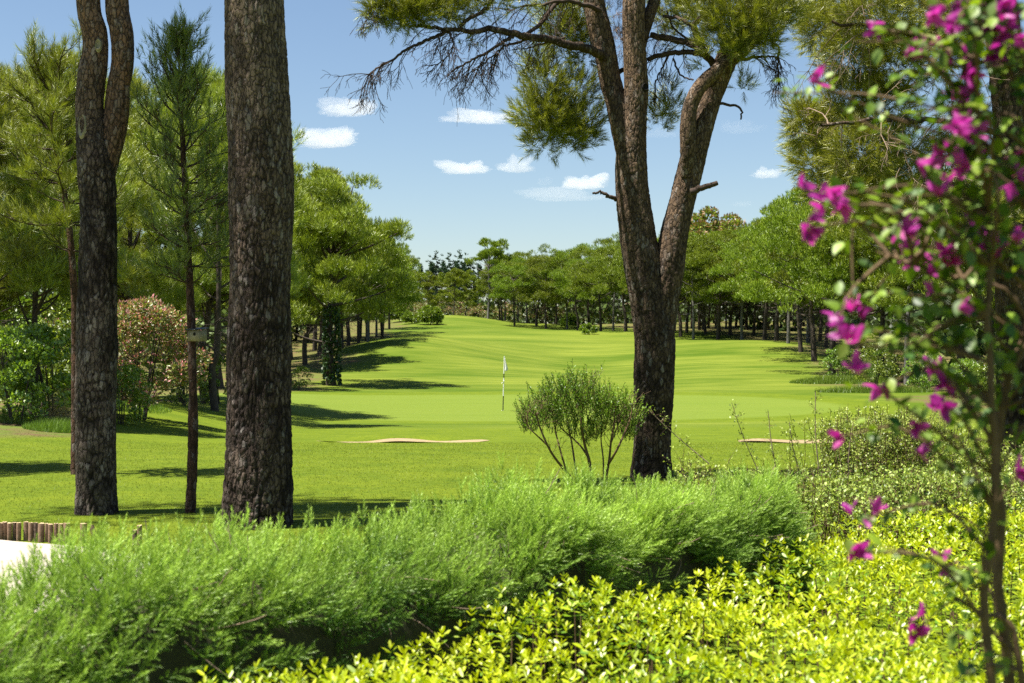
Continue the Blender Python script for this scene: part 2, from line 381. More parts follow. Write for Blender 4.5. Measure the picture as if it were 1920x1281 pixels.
# ------------------------------------------------------------------ clouds (real bodies of vapour, kilometres away)
def cloudmat(name, dens):
    m, nt, out, N = nodes(name)
    v = N('VolumePrincipled'); v.inputs['Density'].default_value = dens
    v.inputs['Color'].default_value = (0.97, 0.97, 0.985, 1); v.inputs['Anisotropy'].default_value = 0.0
    nt.links.new(v.outputs[0], out.inputs['Volume'])
    return m
CM = {1: cloudmat('cloud_vapour', 0.0042), 0: cloudmat('thin_cloud_vapour', 0.0006)}
def cloud(x, y, w, h, dens, seed, label):
    d = 1150.0 / ((CY - y) / FPX); c = px(x, y, d); sx, sz = w / FPX * d * 0.44, h / FPX * d * 0.42
    nu, nv = 52, 24
    u = np.arange(nu) / nu * 2 * np.pi; v = np.linspace(0.02, np.pi - 0.02, nv)
    U, Vv = np.meshgrid(u, v); n = np.stack([np.cos(U) * np.sin(Vv), np.sin(U) * np.sin(Vv), np.cos(Vv)], -1)
    b = np.abs(wav(n * [2.2, 1.2, 1.0], seed, 2.4, 6)); b2 = np.abs(wav(n * [2.6, 1.6, 1.3], seed + 1, 5.0, 8)); b3 = np.abs(wav(n * [2, 1.6, 1.3], seed + 2, 12, 8))
    top = np.clip(n[..., 2], 0, 1)
    r = 0.55 + 0.45 * b * (0.4 + top) + 0.22 * b2 + 0.09 * b3
    P = n * r[..., None]; P[..., 2] = np.where(P[..., 2] < 0, P[..., 2] * 0.45, P[..., 2] * 1.15)
    P = P * [sx * 1.15, sx * 0.6, sz * 1.45] + [0, 0, -sz * 0.45]
    i = np.arange(nv - 1)[:, None] * nu; j = np.arange(nu)[None]; k = (j + 1) % nu
    Q = np.stack([i + j, i + nu + j, i + nu + k, i + k], -1).reshape(-1, 4)
    e = len(P.reshape(-1, 3))
    o = mk('cloud', P.reshape(-1, 3), [Q, np.array([list(range(nu))]), np.array([list(range(e - 1, e - nu - 1, -1))])], CM[dens], smooth=True)
    o.location = c; tag(o, label, 'cloud', 'small fair-weather clouds')
for a in [(655, 203, 132, 36, 1, 1, 'highest white cloud, in the sky just right of the thick dark trunk'),
          (610, 264, 128, 34, 1, 5, 'white cloud touching the right edge of the thick dark trunk'),
          (900, 219, 148, 28, 1, 9, 'long flat white cloud ending at the hanging pine foliage'),
          (876, 315, 108, 26, 1, 13, 'low white cloud in mid sky, left one of a touching pair'),
          (968, 312, 72, 30, 1, 17, 'small domed white cloud, right one of a touching pair'),
          (1097, 343, 104, 30, 1, 21, 'white cloud left of the forked pine trunk above its dead twig'),
          (1060, 370, 170, 16, 0, 25, 'thin faint veil of cloud under the dead twig of the forked pine'),
          (1436, 326, 66, 20, 1, 29, 'small white cloud right of the forked pine above its broken stub'),
          (1390, 240, 90, 26, 0, 33, 'faint broken cloud between the forked pine and the hanging right boughs'),
          (1240, 250, 80, 20, 0, 37, 'faint cloud seen between the two stems of the forked pine'),
          (1390, 382, 44, 14, 0, 41, 'tiny faint cloud low over the right treeline'),
          (1022, 342, 36, 14, 0, 45, 'tiny pale puff left of the cloud beside the forked pine')]:
    cloud(*a)

# ------------------------------------------------------------------ trees: shared builders
def bark_tube(P, R, nu, nv, cell=(0.06, 0.13), depth=0.018, seed=1, h0=0.0, h1=1.0, knots=(), flare=0.0, fis=0.22, fade=1.0, msk0=0.75):
    """a trunk whose bark plates and fissures are real relief"""
    P = smooth_path(P, nv); R = np.interp(np.linspace(0, 1, nv), np.linspace(0, 1, len(R)), R)
    L = np.concatenate([[0], np.cumsum(np.linalg.norm(np.diff(P, axis=0), axis=1))])
    T, A, B = frames_along(P)
    th = np.arange(nu) / nu * 2 * np.pi
    Rm = R.mean()
    TH, LL = np.meshgrid(th, L); n3 = np.stack([np.cos(TH) * Rm, np.sin(TH) * Rm, LL], -1)
    def cells(cw, ch, sd, wa):
        ncu = max(5, int(round(2 * np.pi * Rm / cw))); rng = np.random.RandomState(sd)
        k0 = 0.9 / cw; ns = n3 * [1, 1, cw / ch]
        u = TH / (2 * np.pi) * ncu + wa * (wav(ns, sd + 1, k0, 8) + 0.5 * wav(ns, sd + 3, 2.6 * k0, 8)); v = LL / ch + wa * (wav(ns, sd + 2, k0, 8) + 0.5 * wav(ns, sd + 4, 2.6 * k0, 8))
        nr = int(v.max()) + 8; J = rng.uniform(-0.47, 0.47, (nr, ncu, 2)); CR = rng.uniform(0, 1, (nr, ncu))
        iu = np.floor(u).astype(int); iv = np.floor(v).astype(int)
        F1 = np.full(u.shape, 9.0); F2 = F1.copy(); C = np.zeros(u.shape)
        for dv in (-1, 0, 1):
            for du in (-1, 0, 1):
                r = np.clip(iv + dv + 3, 0, nr - 1); c = (iu + du) % ncu
                cu = iu + du + 0.5 + J[r, c, 0]; cv = iv + dv + 0.5 + J[r, c, 1]
                D = np.hypot(u - cu, v - cv); up = D < F1
                F2 = np.where(up, F1, np.minimum(F2, D)); C = np.where(up, CR[r, c], C); F1 = np.where(up, D, F1)
        return F2 - F1, C
    e1, C = cells(cell[0], cell[1], seed, 0.42); e2, C2 = cells(cell[0] * 0.5, cell[1] * 0.4, seed + 50, 0.45)
    wd = fis * (1.0 + 0.6 * wav(n3, seed + 60, 9)); g = np.clip(e1 / np.maximum(wd, 0.03), 0, 1); g = g * g * (3 - 2 * g)
    g2 = np.clip(e2 / 0.16, 0, 1)
    fine = wav(n3, seed + 5, 90, 9)
    msk = np.clip(msk0 + 0.7 * wav(n3, seed + 80, 24, 9), 0.25, 1); g = 1 - (1 - g) * msk
    dr = depth * (g - 1) + depth * 0.5 * (C - 0.5) * g + depth * 0.5 * (C2 - 0.5) * g + depth * 0.2 * (g2 - 1) * g + depth * 0.15 * fine + Rm * 0.05 * wav(n3, seed + 7, 5)
    vf = np.abs(wav(n3 * [1, 1, 0.22], seed + 70, 1.5 / cell[0], 10)); vf = np.clip(vf / 0.42, 0, 1) ** 1.4; pat = np.clip(0.5 + 0.6 * wav(n3 * [1, 1, 0.5], seed + 71, 6), 0, 1)
    vf = 1 - (1 - vf) * (0.45 + 0.55 * pat); dr = dr + depth * 0.9 * (vf - 1)
    C = np.clip(0.55 * C + 0.45 * C2, 0, 1); g = (1 - (1 - np.clip((e1 - 0.02) / np.maximum(wd * 1.3, 0.05), 0, 1)) * msk) * (0.66 + 0.34 * g2) * (0.18 + 0.82 * vf)
    for (kt, kl, kr, ka) in knots:      # swellings: angle, length along, radius, height
        da = (TH - kt + np.pi) % (2 * np.pi) - np.pi
        dr = dr + ka * np.exp(-((da * Rm) ** 2 + (LL - kl) ** 2) / kr ** 2)
    if flare: dr = dr + flare * np.exp(-LL / 0.22)
    hh_ = np.clip(np.interp(np.linspace(0, 1, nv), [0, 1], [h0, h1]), 0, 1)[:, None]; g = g + (1 - g) * 0.45 * hh_ * fade; dr = dr * (1 - 0.45 * hh_ * fade)
    RR = R[:, None] + dr
    V = P[:, None] + RR[..., None] * (np.cos(TH)[..., None] * A[:, None] + np.sin(TH)[..., None] * B[:, None])
    i = np.arange(nv - 1)[:, None] * nu; j = np.arange(nu)[None]; k = (j + 1) % nu
    F = np.stack([i + j, i + k, i + nu + k, i + nu + j], -1).reshape(-1, 4)
    H = np.interp(np.linspace(0, 1, nv), [0, 1], [h0, h1])[:, None] + np.zeros_like(TH)
    return V.reshape(-1, 3), F, dict(g=g.ravel(), c=C.ravel(), h=np.clip(H, 0, 1).ravel())

def needles(bag, P, D, L, m, nl, w, rng, spread=(1.15, 0.35), tb=0.0):
    """m needles along each shoot P + D*L"""
    n = len(P)
    P = np.repeat(P, m, 0); D = np.repeat(nrm(D), m, 0); L = np.repeat(np.broadcast_to(L, (n,)), m)
    u = np.tile(np.linspace(0.05, 1, m), n) + rng.uniform(-0.04, 0.04, n * m)
    perp = nrm(np.cross(D, rng.normal(size=D.shape)))
    a = (spread[0] * (1 - u) + spread[1] * u) + rng.normal(size=n * m) * 0.12
    d = nrm(D * np.cos(a)[:, None] + perp * np.sin(a)[:, None])
    b = P + D * (L * u)[:, None]; ll = (nl * rng.uniform(0.75, 1.15, n * m))[:, None]
    s = nrm(np.cross(d, rng.normal(size=d.shape))) * w * 0.5
    V = np.stack([b - s, b + s, b + d * ll], 1).reshape(-1, 3)
    F = np.arange(len(V)).reshape(-1, 3)
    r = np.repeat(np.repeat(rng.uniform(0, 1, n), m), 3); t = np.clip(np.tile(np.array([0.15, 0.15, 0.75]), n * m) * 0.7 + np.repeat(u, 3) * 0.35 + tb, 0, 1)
    bag.add(V, F, r=r, t=t)

def grow(rng, p, d, L, r, level, out, droop=0.25, kids=5, wig=0.25, seg=5, taper=0.45, kl=0.5, ang=0.9):
    """polylines of a branching twig"""
    pts = [np.array(p, float)]; d = nrm(d)
    for s in range(seg):
        d = nrm(d + rng.normal(size=3) * wig * 0.5 + np.array([0, 0, -droop / seg]))
        pts.append(pts[-1] + d * L / seg)
    P = np.array(pts); out.append((P, np.linspace(r, r * taper, len(P)), level))
    if level > 0:
        for q in range(kids):
            f = rng.uniform(0.25, 1.0); k = min(int(f * seg), seg - 1)
            b = P[k] + (P[k + 1] - P[k]) * (f * seg - k)
            dd = nrm(P[k + 1] - P[k]); pe = nrm(np.cross(dd, rng.normal(size=3)))
            a = ang * rng.uniform(0.6, 1.2)
            grow(rng, b, dd * math.cos(a) + pe * math.sin(a), L * kl * rng.uniform(0.6, 1.2), max(r * 0.5, 0.0016), level - 1, out, droop, max(2, kids - 1), wig, seg, taper, kl, ang)
    return out

def crown_shoots(rng, clumps, per, up=0.8, low=-0.25):
    """shoot positions/directions over a list of clumps (x, y, z, r)"""
    C = np.asarray(clumps, float); n = len(C)
    cnt = np.maximum((per * (C[:, 3] / C[:, 3].mean()) ** 2), 4).astype(int)
    idx = np.repeat(np.arange(n), cnt); N = unit(rng, len(idx))
    N[:, 2] = np.where(N[:, 2] < low, -N[:, 2], N[:, 2])
    rad = C[idx, 3] * rng.uniform(0.45, 1.05, len(idx)) ** 0.6
    P = C[idx, :3] + N * rad[:, None] * [1, 1, 0.8]
    D = nrm(N * 0.75 + [0, 0, up] + rng.normal(size=N.shape) * 0.22)
    return P, D

def pine_template(seed, H=11.0, zb=5.0, rx=4.0, shape='umbrella', nc=58, per=70, m=8, nl=0.26, w=0.045, sl=0.22, mat='pine_far', trunk_r=0.2, barkm='bark_far', lean=0.4):
    """local meshes (trunk+limbs, crown) of one pine standing at the origin"""
    rng = np.random.RandomState(seed); cl = []
    for q in range(nc):
        a = rng.uniform(0, 6.283)
        if shape == 'umbrella':
            f = rng.uniform(0.02, 1) ** 0.5; top = zb + (H - zb) * math.sqrt(max(1 - 0.86 * f * f, 0.02)) * rng.uniform(0.9, 1.03)
            z = top - (rng.uniform(0, 1) ** 1.7) * (top - zb) * 0.92 - 0.5
            rr = f * rx * (1.0 + 0.12 * math.sin(3 * a + seed))
            c = rng.uniform(0.42, 0.85) * rx / 4.0
        else:
            v = rng.uniform(0, 1); z = zb + (H - zb) * v
            prof = (math.sin(math.pi * min(v * 0.80 + 0.22, 1.0)) ** 0.8) * (1.0 + 0.22 * math.sin(2 * a + 5 * v + seed))
            rr = rx * prof * rng.uniform(0.25, 1) ** 0.5; c = rng.uniform(0.38, 0.80) * rx / 4.0 * (1.0 - 0.35 * v)
        cl.append((math.cos(a) * rr, math.sin(a) * rr, z, c))
    lx = rng.uniform(-lean, lean, 2)
    cl = np.array(cl); nb_ = max(14, int(nc / 2.8)); pad = cl[:nb_]; k_ = rng.randint(0, nb_, nc); sp_ = 0.30 * rx * (1.0 if shape == 'umbrella' else 1.15 - 0.5 * (pad[k_, 2:3] - zb) / (H - zb))
    off_ = rng.normal(size=(nc, 3)) * [0.5, 0.5, 0.26]; cl = np.column_stack([pad[k_, :3] + off_ * sp_, cl[:, 3] * 0.95]); cl[:nb_, :3] = pad[:, :3]; cl[:, :2] += lx * (cl[:, 2:3] / H)
    P, D = crown_shoots(rng, cl, per, up=0.95 if shape == 'umbrella' else 0.7, low=-0.08)
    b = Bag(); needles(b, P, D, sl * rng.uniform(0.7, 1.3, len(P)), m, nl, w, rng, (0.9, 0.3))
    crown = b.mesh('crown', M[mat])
    t = Bag(); top = zb + (H - zb) * (0.45 if shape == 'umbrella' else 0.92)
    pts = np.array([[0, 0, -0.3], [lx[0] * 0.1, lx[1] * 0.1, zb * 0.5], [lx[0] * 0.45, lx[1] * 0.45, zb], [lx[0] * 0.8, lx[1] * 0.8, top]])
    pts[1:3, :2] += rng.normal(size=(2, 2)) * 0.10
    tp = smooth_path(pts, 14); t.tube(tp, np.linspace(1, 0.35, 14) * trunk_r, 9)
    for q in rng.permutation(len(cl))[:22]:
        zz = max(zb * 0.75, min(cl[q, 2] - rng.uniform(0.5, 1.8), top)); s = np.interp(zz, tp[:, 2], np.arange(14))
        p0 = np.array([np.interp(s, np.arange(14), tp[:, c]) for c in range(3)])
        mid = (p0 + cl[q, :3]) / 2 + [0, 0, -0.15]; t.tube(smooth_path([p0, mid, cl[q, :3]], 7), np.linspace(0.3, 0.1, 7) * trunk_r, 5)
    for q in range(16):                     # dead twigs below the crown
        z = rng.uniform(zb * 0.55, zb * 1.1); a = rng.uniform(0, 6.28)
        o = grow(rng, [lx[0] * z / H, lx[1] * z / H, z], [math.cos(a), math.sin(a), 0.1], rng.uniform(0.6, 1.6), 0.018, 1, [], 0.5, 4)
        for pp, rr, lv in o: t.tube(pp, np.maximum(rr, 0.007), 3)
    return t.mesh('trunk', M[barkm], True), crown

def put_tree(name, tmpl, label, x, d, hs, group=None, rz=None, rng=np.random.RandomState(77), z=None, cat='tree', xy=None):
    X = (x - CX) / FPX * d
    o = thing(name, label, cat, (X, d, float(zg(X, d)) if z is None else z), rng.uniform(0, 6.28) if rz is None else rz, group, hs)
    ob('trunk', tmpl[0], o); c = ob('crown', tmpl[1], o); c['kind'] = 'stuff'
    return o

# ------------------------------------------------------------------ far umbrella pines along the fairway
UMB = [pine_template(100 + q, H=11, zb=[3.6, 3.9, 4.4, 3.3][q], rx=[4.0, 3.7, 3.5, 4.3][q], trunk_r=[0.2, 0.17, 0.15, 0.22][q], barkm=['bark_far', 'bark_far', 'bark_grey', 'bark_far'][q], nc=150, per=62, m=7, nl=0.19, w=0.036, sl=0.2) for q in range(4)]
LOWP = [pine_template(120 + q, H=8, zb=1.9, rx=3.4, shape='full', nc=90, per=40, m=7, trunk_r=0.14) for q in range(2)]
SLIM = pine_template(130, H=11, zb=7.6, rx=2.9, trunk_r=0.19, barkm='bark_grey', nc=80, per=40)
put_tree('umbrella_pine', SLIM, 'slender tall pine with bare pale trunk and small flat crown in the far gap', 915, 189, 0.97)
def hgt(x, d, ytop):           # height so that the top stands at this row of the photo
    return CH - (ytop - CY) / FPX * d - float(zg((x - CX) / FPX * d, d))
far = [(805, 196, 514), (829, 201, 520), (851, 193, 508), (874, 199, 515)]
for q, (x, d, y) in enumerate(far):
    put_tree('low_pine', LOWP[q % 2], 'low bushy pine at the far end of the fairway, %s from the left of four' % ORD[q], x, d, hgt(x, d, y) / 8.0, 'low pines at the end of the fairway')
row = [(942, 190, 486), (965, 178, 478), (987, 193, 468), (1006, 183, 461), (1024, 176, 474), (1043, 190, 466), (1063, 177, 463), (1084, 171, 470), (1105, 180, 452), (1127, 164, 440), (1150, 171, 442), (1173, 160, 436)]
for q, (x, d, y) in enumerate(row):
    put_tree('umbrella_pine', UMB[q % 4], 'umbrella pine left of the forked trunk, %s right of the slender tall pine' % ORD[q], x, d, hgt(x, d, y) / 11.0, 'far umbrella pines left of the forked trunk')
rowr = [(1222, 150, 436), (1252, 155, 432), (1276, 146, 430), (1300, 141, 424), (1323, 149, 427), (1346, 140, 420), (1369, 147, 424), (1391, 138, 418), (1413, 146, 416), (1433, 134, 405), (1456, 127, 392), (1478, 119, 376), (1502, 111, 362), (1527, 103, 345)]
for q, (x, d, y) in enumerate(rowr):
    put_tree('umbrella_pine', UMB[(q * 3 + 1) % 4], 'umbrella pine on the right fairway edge, %s right of the forked trunk' % ORD[q], x, d, hgt(x, d, y) / 11.0, 'umbrella pines right of the forked trunk')
put_tree('umbrella_pine', UMB[3], 'pine with thick dark trunk standing on the fairway edge behind the bougainvillea', 1560, 87, hgt(1560, 87, 318) / 11.0)
rowe = [(1612, 94, 300), (1652, 84, 290), (1700, 78, 300), (1752, 90, 310), (1806, 76, 290), (1868, 84, 300), (1930, 74, 300)]
for q, (x, d, y) in enumerate(rowe):
    put_tree('umbrella_pine', UMB[q % 4], 'dark pine in the wood behind the bougainvillea, %s from the left' % ORD[q], x, d, hgt(x, d, y) / 11.0, 'pines behind the bougainvillea')
rr = np.random.RandomState(5); q = 0
for x in np.linspace(1285, 1545, 24):          # second rank of the right wood: trunks seen between the first
    d = 150 + rr.uniform(-4, 26) - max(0, x - 1430) * 0.28
    put_tree('umbrella_pine', UMB[rr.randint(4)], 'pine in the dim second rank of the right wood, %s from the forked trunk' % ORD[q], x + rr.uniform(-4, 4), d, rr.uniform(0.86, 0.98), 'second rank of the right wood'); q += 1
q = 0
for x in np.linspace(935, 1175, 15):
    d = 196 + rr.uniform(0, 22)
    put_tree('umbrella_pine', UMB[rr.randint(4)], 'pine in the shaded back rank left of the forked trunk, %s from the left' % ORD[q], x + rr.uniform(-5, 5), d, rr.uniform(0.75, 0.88), 'back rank left of the forked trunk'); q += 1
# rusty-topped broadleaf far behind the right wood
def puff_template(seed, H, zb, rx, mats, nc=40, per=120, leaf=(0.35, 0.2), trunk_r=0.18, spike=False, barkm='bark_far'):
    rng = np.random.RandomState(seed); cl = []
    for q in range(nc):
        a = rng.uniform(0, 6.28); v = rng.uniform(0, 1) ** (0.8)
        z = zb + (H - zb) * v
        prof = (1 - v) ** 0.7 * 0.9 + 0.06 if spike else math.sin(math.pi * (0.15 + 0.8 * v)) ** 0.6
        r = rx * prof * rng.uniform(0.2, 1) ** 0.5; c = rng.uniform(0.5, 0.9) * rx * (0.28 if not spike else 0.3 * (1.2 - v))
        cl.append((math.cos(a) * r, math.sin(a) * r, z, c))
    P, D = crown_shoots(rng, cl, per, up=0.3 if not spike else 0.9, low=-0.6)
    res = []
    for mi, (mat, share) in enumerate(mats):
        sel = rng.uniform(size=len(P)) < share if mi else np.ones(len(P), bool)
        p = P[sel]; d = D[sel]; n = len(p)
        X, Y, Z = frame_from(d + rng.normal(size=d.shape) * 0.6, rng)
        TV = np.array([[0, 0, 0], [0.5, 0.45, 0.08], [0, 1, 0], [-0.5, 0.45, 0.08]]) * [leaf[1] / leaf[0], 1, 1]
        s = leaf[0] * (1.0 if mi == 0 else 0.8) * rng.uniform(0.6, 1.2, n)
        V, F = inst(TV, np.array([[0, 1, 2], [0, 2, 3]]), p + (0 if mi == 0 else 1) * d * leaf[0] * 0.4, X, Y, Z, s)
        res.append(mesh('crown' if mi == 0 else 'blossom', V, F, M[mat], dict(r=np.repeat(rng.uniform(0, 1, n), 4), t=np.repeat(rng.uniform(0, 1, n), 4))))
    t = Bag()
    for q in range(5 if zb < 1 else 1):
        a = rng.uniform(0, 6.28); k = 0.35 * rx if zb < 1 else 0
        t.tube(smooth_path([[math.cos(a) * k * 0.2, math.sin(a) * k * 0.2, -0.2], [math.cos(a) * k * 0.6, math.sin(a) * k * 0.6, H * 0.4], [math.cos(a) * k, math.sin(a) * k, H * 0.8]], 8), np.linspace(1, 0.3, 8) * trunk_r, 6)
    return [t.mesh('trunk' if zb >= 1 else 'stem', M[barkm], True)] + res
def put_plant(name, tm, label, cat, X, d, sc, group=None, rz=None, z=None):
    o = thing(name, label, cat, (X, d, float(zg(X, d)) if z is None else z), rr.uniform(0, 6.28) if rz is None else rz, group, sc)
    for me in tm:
        c = ob(me.name.split('.')[0], me, o)
        if me.name[:4] in ('crow', 'blos'): c['kind'] = 'stuff'
    return o
RUST = puff_template(201, 10, 4, 3.4, [('shrub', 1), ('rust', 0.75)], nc=34, per=110)
for q, (x, d, y) in enumerate([(1342, 205, 402), (1318, 212, 414)]):
    put_plant('broadleaf_tree', RUST, ['rust-tinged broadleaf tree topping the right treeline, the taller one', 'rust-tinged broadleaf tree topping the right treeline, the lower one beside the forked trunk'][q], 'tree', (x - CX) / FPX * d, d, hgt(x, d, y) / 10)
BLUE = [puff_template(210 + q, 13, 1.5, 1.9, [('blue_far', 1)], nc=60, per=60, leaf=(0.5, 0.2), spike=True) for q in range(2)]
for q, (x, y) in enumerate([(806, 480), (817, 470), (829, 478), (842, 474), (853, 480), (862, 468), (874, 476), (884, 482), (897, 486), (770, 482), (786, 484)]):
    d = 236 + rr.uniform(0, 14)
    put_plant('conifer', BLUE[q % 2], 'dark blue-green pointed conifer far behind the low pines, number %s in that row' % ORD[q], 'tree', (x - CX) / FPX * d, d, hgt(x, d, y) / 13.2, 'blue-green conifers on the horizon')
OLE = [puff_template(220 + q, 2.2, 0.1, 1.7, [('oleander', 1), ('rust' if q else 'pink', 0.3)], nc=22, per=70, leaf=(0.2, 0.09), trunk_r=0.03) for q in range(2)]
for q, x in enumerate(np.linspace(752, 1180, 19)):
    d = 206 + rr.uniform(-1, 3)
    put_plant('flowering_bush', OLE[q % 2], 'low flowering bush in the hedge row behind the far pines, %s from the left' % ORD[q], 'bush', (x - CX) / FPX * d, d, rr.uniform(0.9, 1.3), 'flowering hedge row behind the fairway')
ROUND = puff_template(230, 1.4, 0.15, 1.2, [('shrub', 1)], nc=40, per=220, leaf=(0.22, 0.09), trunk_r=0.02)
for x, d, s, l in [(806, 168, 1.35, 'round green bush alone on the far left crest of the fairway'), (769, 172, 0.9, 'small dark bush beside the trees on the far left crest'),
                   (1103, 152, 0.72, 'small round bush on the far fairway edge left of the forked trunk'), (752, 180, 1.3, 'pale flowering bush at the foot of the far left trees'), (1068, 182, 1.1, 'low yellow-green bush under the far umbrella pines')]:
    put_plant('round_bush', ROUND, l, 'bush', (x - CX) / FPX * d, d, s)

# ------------------------------------------------------------------ pines on the left of the fairway
FULL = [pine_template(140 + q, H=12, zb=[2.6, 3.6, 3.2][q], rx=[3.9, 3.6, 3.3][q], shape='full', nc=200, per=62, m=7, nl=0.21, w=0.034, sl=0.26, mat='pine_mid', trunk_r=[0.30, 0.2, 0.18][q]) for q in (1, 2)]
FULL0 = pine_template(144, H=12, zb=3.0, rx=3.7, nc=190, per=82, m=7, nl=0.20, w=0.032, sl=0.26, mat='pine_mid', trunk_r=0.3)
A = put_tree('pine', FULL0, 'big bushy pine with ivy-clad trunk left of the fairway behind the thick trunk', 622, 80, hgt(622, 80, 305) / 12.0, rz=1.0)
ax, ay, az = A.location; rng = np.random.RandomState(8); n = 900
th = rng.uniform(0, 6.28, n); zz = rng.uniform(0, 4.2, n); pp = np.column_stack([np.cos(th) * (0.42 - zz * 0.02), np.sin(th) * (0.42 - zz * 0.02), zz]); 
X, Y, Z = frame_from(np.column_stack([np.cos(th) * 0.5, np.sin(th) * 0.5, rng.normal(size=n)]), rng)
V, F = inst(np.array([[0, 0, 0], [0.5, 0.5, 0], [0, 1, 0], [-0.5, 0.5, 0]]), np.array([[0, 1, 2], [0, 2, 3]]), pp, X, Y, Z, 0.2)
mk('ivy', V, F, M['ivy'], A, dict(r=np.repeat(rng.uniform(0, 1, n), 4), t=np.repeat(rng.uniform(0, 1, n), 4)), kind='stuff')
lw = [(415, 74, 290), (505, 92, 300), (545, 104, 318), (572, 96, 318), (598, 104, 330), (590, 116, 352), (618, 127, 380), (640, 108, 402), (655, 134, 410), (672, 124, 418), (690, 113, 424), (690, 145, 432), (716, 150, 446), (730, 160, 462)]
for q, (x, d, y) in enumerate(lw):
    put_tree('pine', FULL[q % 2] if q < 5 else UMB[q % 4], 'pine in the left wood beside the fairway, %s counted away from the thick trunk' % ORD[q], x, d, hgt(x, d, y) / (12.0 if q < 5 else 11.0), 'pines of the left wood')
q = 0
for x in np.linspace(540, 722, 12):
    d = 112 + rr.uniform(0, 30)
    put_tree('pine', UMB[rr.randint(4)], 'dim pine deep in the left wood, %s trunk from the left' % ORD[q], x + rr.uniform(-4, 4), d, rr.uniform(0.8, 0.95), 'deep rank of the left wood'); q += 1

# nearer pines that close the view on the far left
NEARP = [pine_template(150 + q, H=9, zb=[2.3, 2.8, 3.0][q], rx=[2.6, 2.3, 2.5][q], shape='full', nc=210, per=34, m=16, nl=0.18, w=0.013, sl=0.26, mat='pine_near', trunk_r=0.13, barkm='bark_far') for q in range(2)]
nl_ = [(-60, 30, 120, 'pine with drooping yellow-green boughs cut by the left picture edge'), (62, 31, 140, 'pine with slim dark trunk rising behind the shrubs on the far left'), (120, 41, 116, 'bushy pine behind the forked left trunk, left of it'),
       (250, 47, 150, 'yellow-green pine between the forked trunk and the thin birdhouse pine'), (335, 53, 165, 'pine behind the flowering bush and the birdhouse pine'), (387, 52, 150, 'grey-trunked pine between the birdhouse pine and the thick trunk'),
       (405, 44, 185, 'pine right behind the thick dark trunk'), (10, 47, 150, 'pine in the back of the far left group'), (180, 55, 170, 'pine in the back hidden by the forked left trunk')]
for q, (x, d, y, l) in enumerate(nl_):
    put_tree('pine', NEARP[q % 2], l, x, d, hgt(x, d, y) / 9.0, 'yellow-green pines on the far left', rz=q * 1.3)

put_tree('pine', NEARP[1], 'pine standing just outside the left picture edge, its shadow on the near lawn', 960 - 8.7 / 17.4 * FPX, 17.4, 0.72, rz=0.4)

# understorey on the far left
SHR = [puff_template(240 + q, 2.4, 0.1, 1.35, [('shrub', 1)], nc=34, per=130, leaf=(0.13, 0.07), trunk_r=0.03) for q in range(3)]
BIGO = puff_template(250, 3.2, 0.15, 1.75, [('oleander', 1), ('pink', 0.5)], nc=60, per=150, leaf=(0.14, 0.06), trunk_r=0.04)
ush = [(30, 29, 0.75, 'shrub at the left picture edge under the slim dark trunk'), (100, 30, 0.8, 'leafy shrub between the slim dark trunk and the forked trunk'), (-20, 33, 1.1, 'tall shrub cut by the left picture edge'),
       (228, 32, 0.52, 'bright round shrub in front of the pink flowering bush'), (150, 34, 0.9, 'shrub hidden behind the forked left trunk'), (70, 36, 1.15, 'tall shrub behind the slim dark trunk'), (345, 44, 0.7, 'small shrub behind the birdhouse pine'), (415, 52, 0.7, 'small shrub left of the thick trunk in the shade'), (560, 74, 0.5, 'low shrub right of the thick trunk under the pines')]
for q, (x, d, s, l) in enumerate(ush): put_plant('shrub', SHR[q % 3], l, 'shrub', (x - CX) / FPX * d, d, s)
put_plant('oleander', BIGO, 'large pink flowering bush between the forked trunk and the birdhouse pine', 'bush', (262 - CX) / FPX * 34.5, 34.5, 0.84)
put_plant('oleander', BIGO, 'pink flowering bush showing left of the forked trunk', 'bush', (128 - CX) / FPX * 39, 39, 0.82)

# the depth of the woods: foliage and dim undergrowth that no one could count
rng = np.random.RandomState(171); pts = []; 
for q in range(3600):
    side = rng.randint(3)
    if side == 0: y = rng.uniform(60, 230); x = np.interp(y, *XL) - rng.uniform(7, 30); hm = 6.0
    elif side == 1: y = rng.uniform(70, 205); x = np.interp(y, *XR) + rng.uniform(8, 40); hm = 6.0
    else: y = rng.uniform(212, 290); x = rng.uniform(-60, 75) * (1 if q % 2 else 0.5); hm = 8.0 if q % 3 else 3.0
    pts.append((x, y, float(zg(x, y)) + rng.uniform(0.2, hm if q % 2 else 3.2), rng.uniform(0.8, 1.6)))
P, D = crown_shoots(rng, pts, 15, 0.4, -0.7); n = len(P)
Xa, Ya, Za = frame_from(D + rng.normal(size=D.shape) * 0.5, rng)
V, F = inst(np.array([[0, 0, 0], [0.4, 0.5, 0.1], [0, 1, 0], [-0.4, 0.5, 0.1]]), np.array([[0, 1, 2], [0, 2, 3]]), P, Xa, Ya, Za, rng.uniform(0.4, 0.95, n))
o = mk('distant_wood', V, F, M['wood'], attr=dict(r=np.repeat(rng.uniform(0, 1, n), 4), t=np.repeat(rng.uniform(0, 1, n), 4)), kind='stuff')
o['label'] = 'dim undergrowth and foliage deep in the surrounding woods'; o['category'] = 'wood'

# ------------------------------------------------------------------ near trees
def pxpath(pts, d): return np.array([px(p[0], p[1], d + (p[2] if len(p) > 2 else 0)) for p in pts])
def pr(w, d): return w / FPX * d / 2          # trunk radius from its width in the photo

def local(o, V): return V - np.array(o.location)[None]

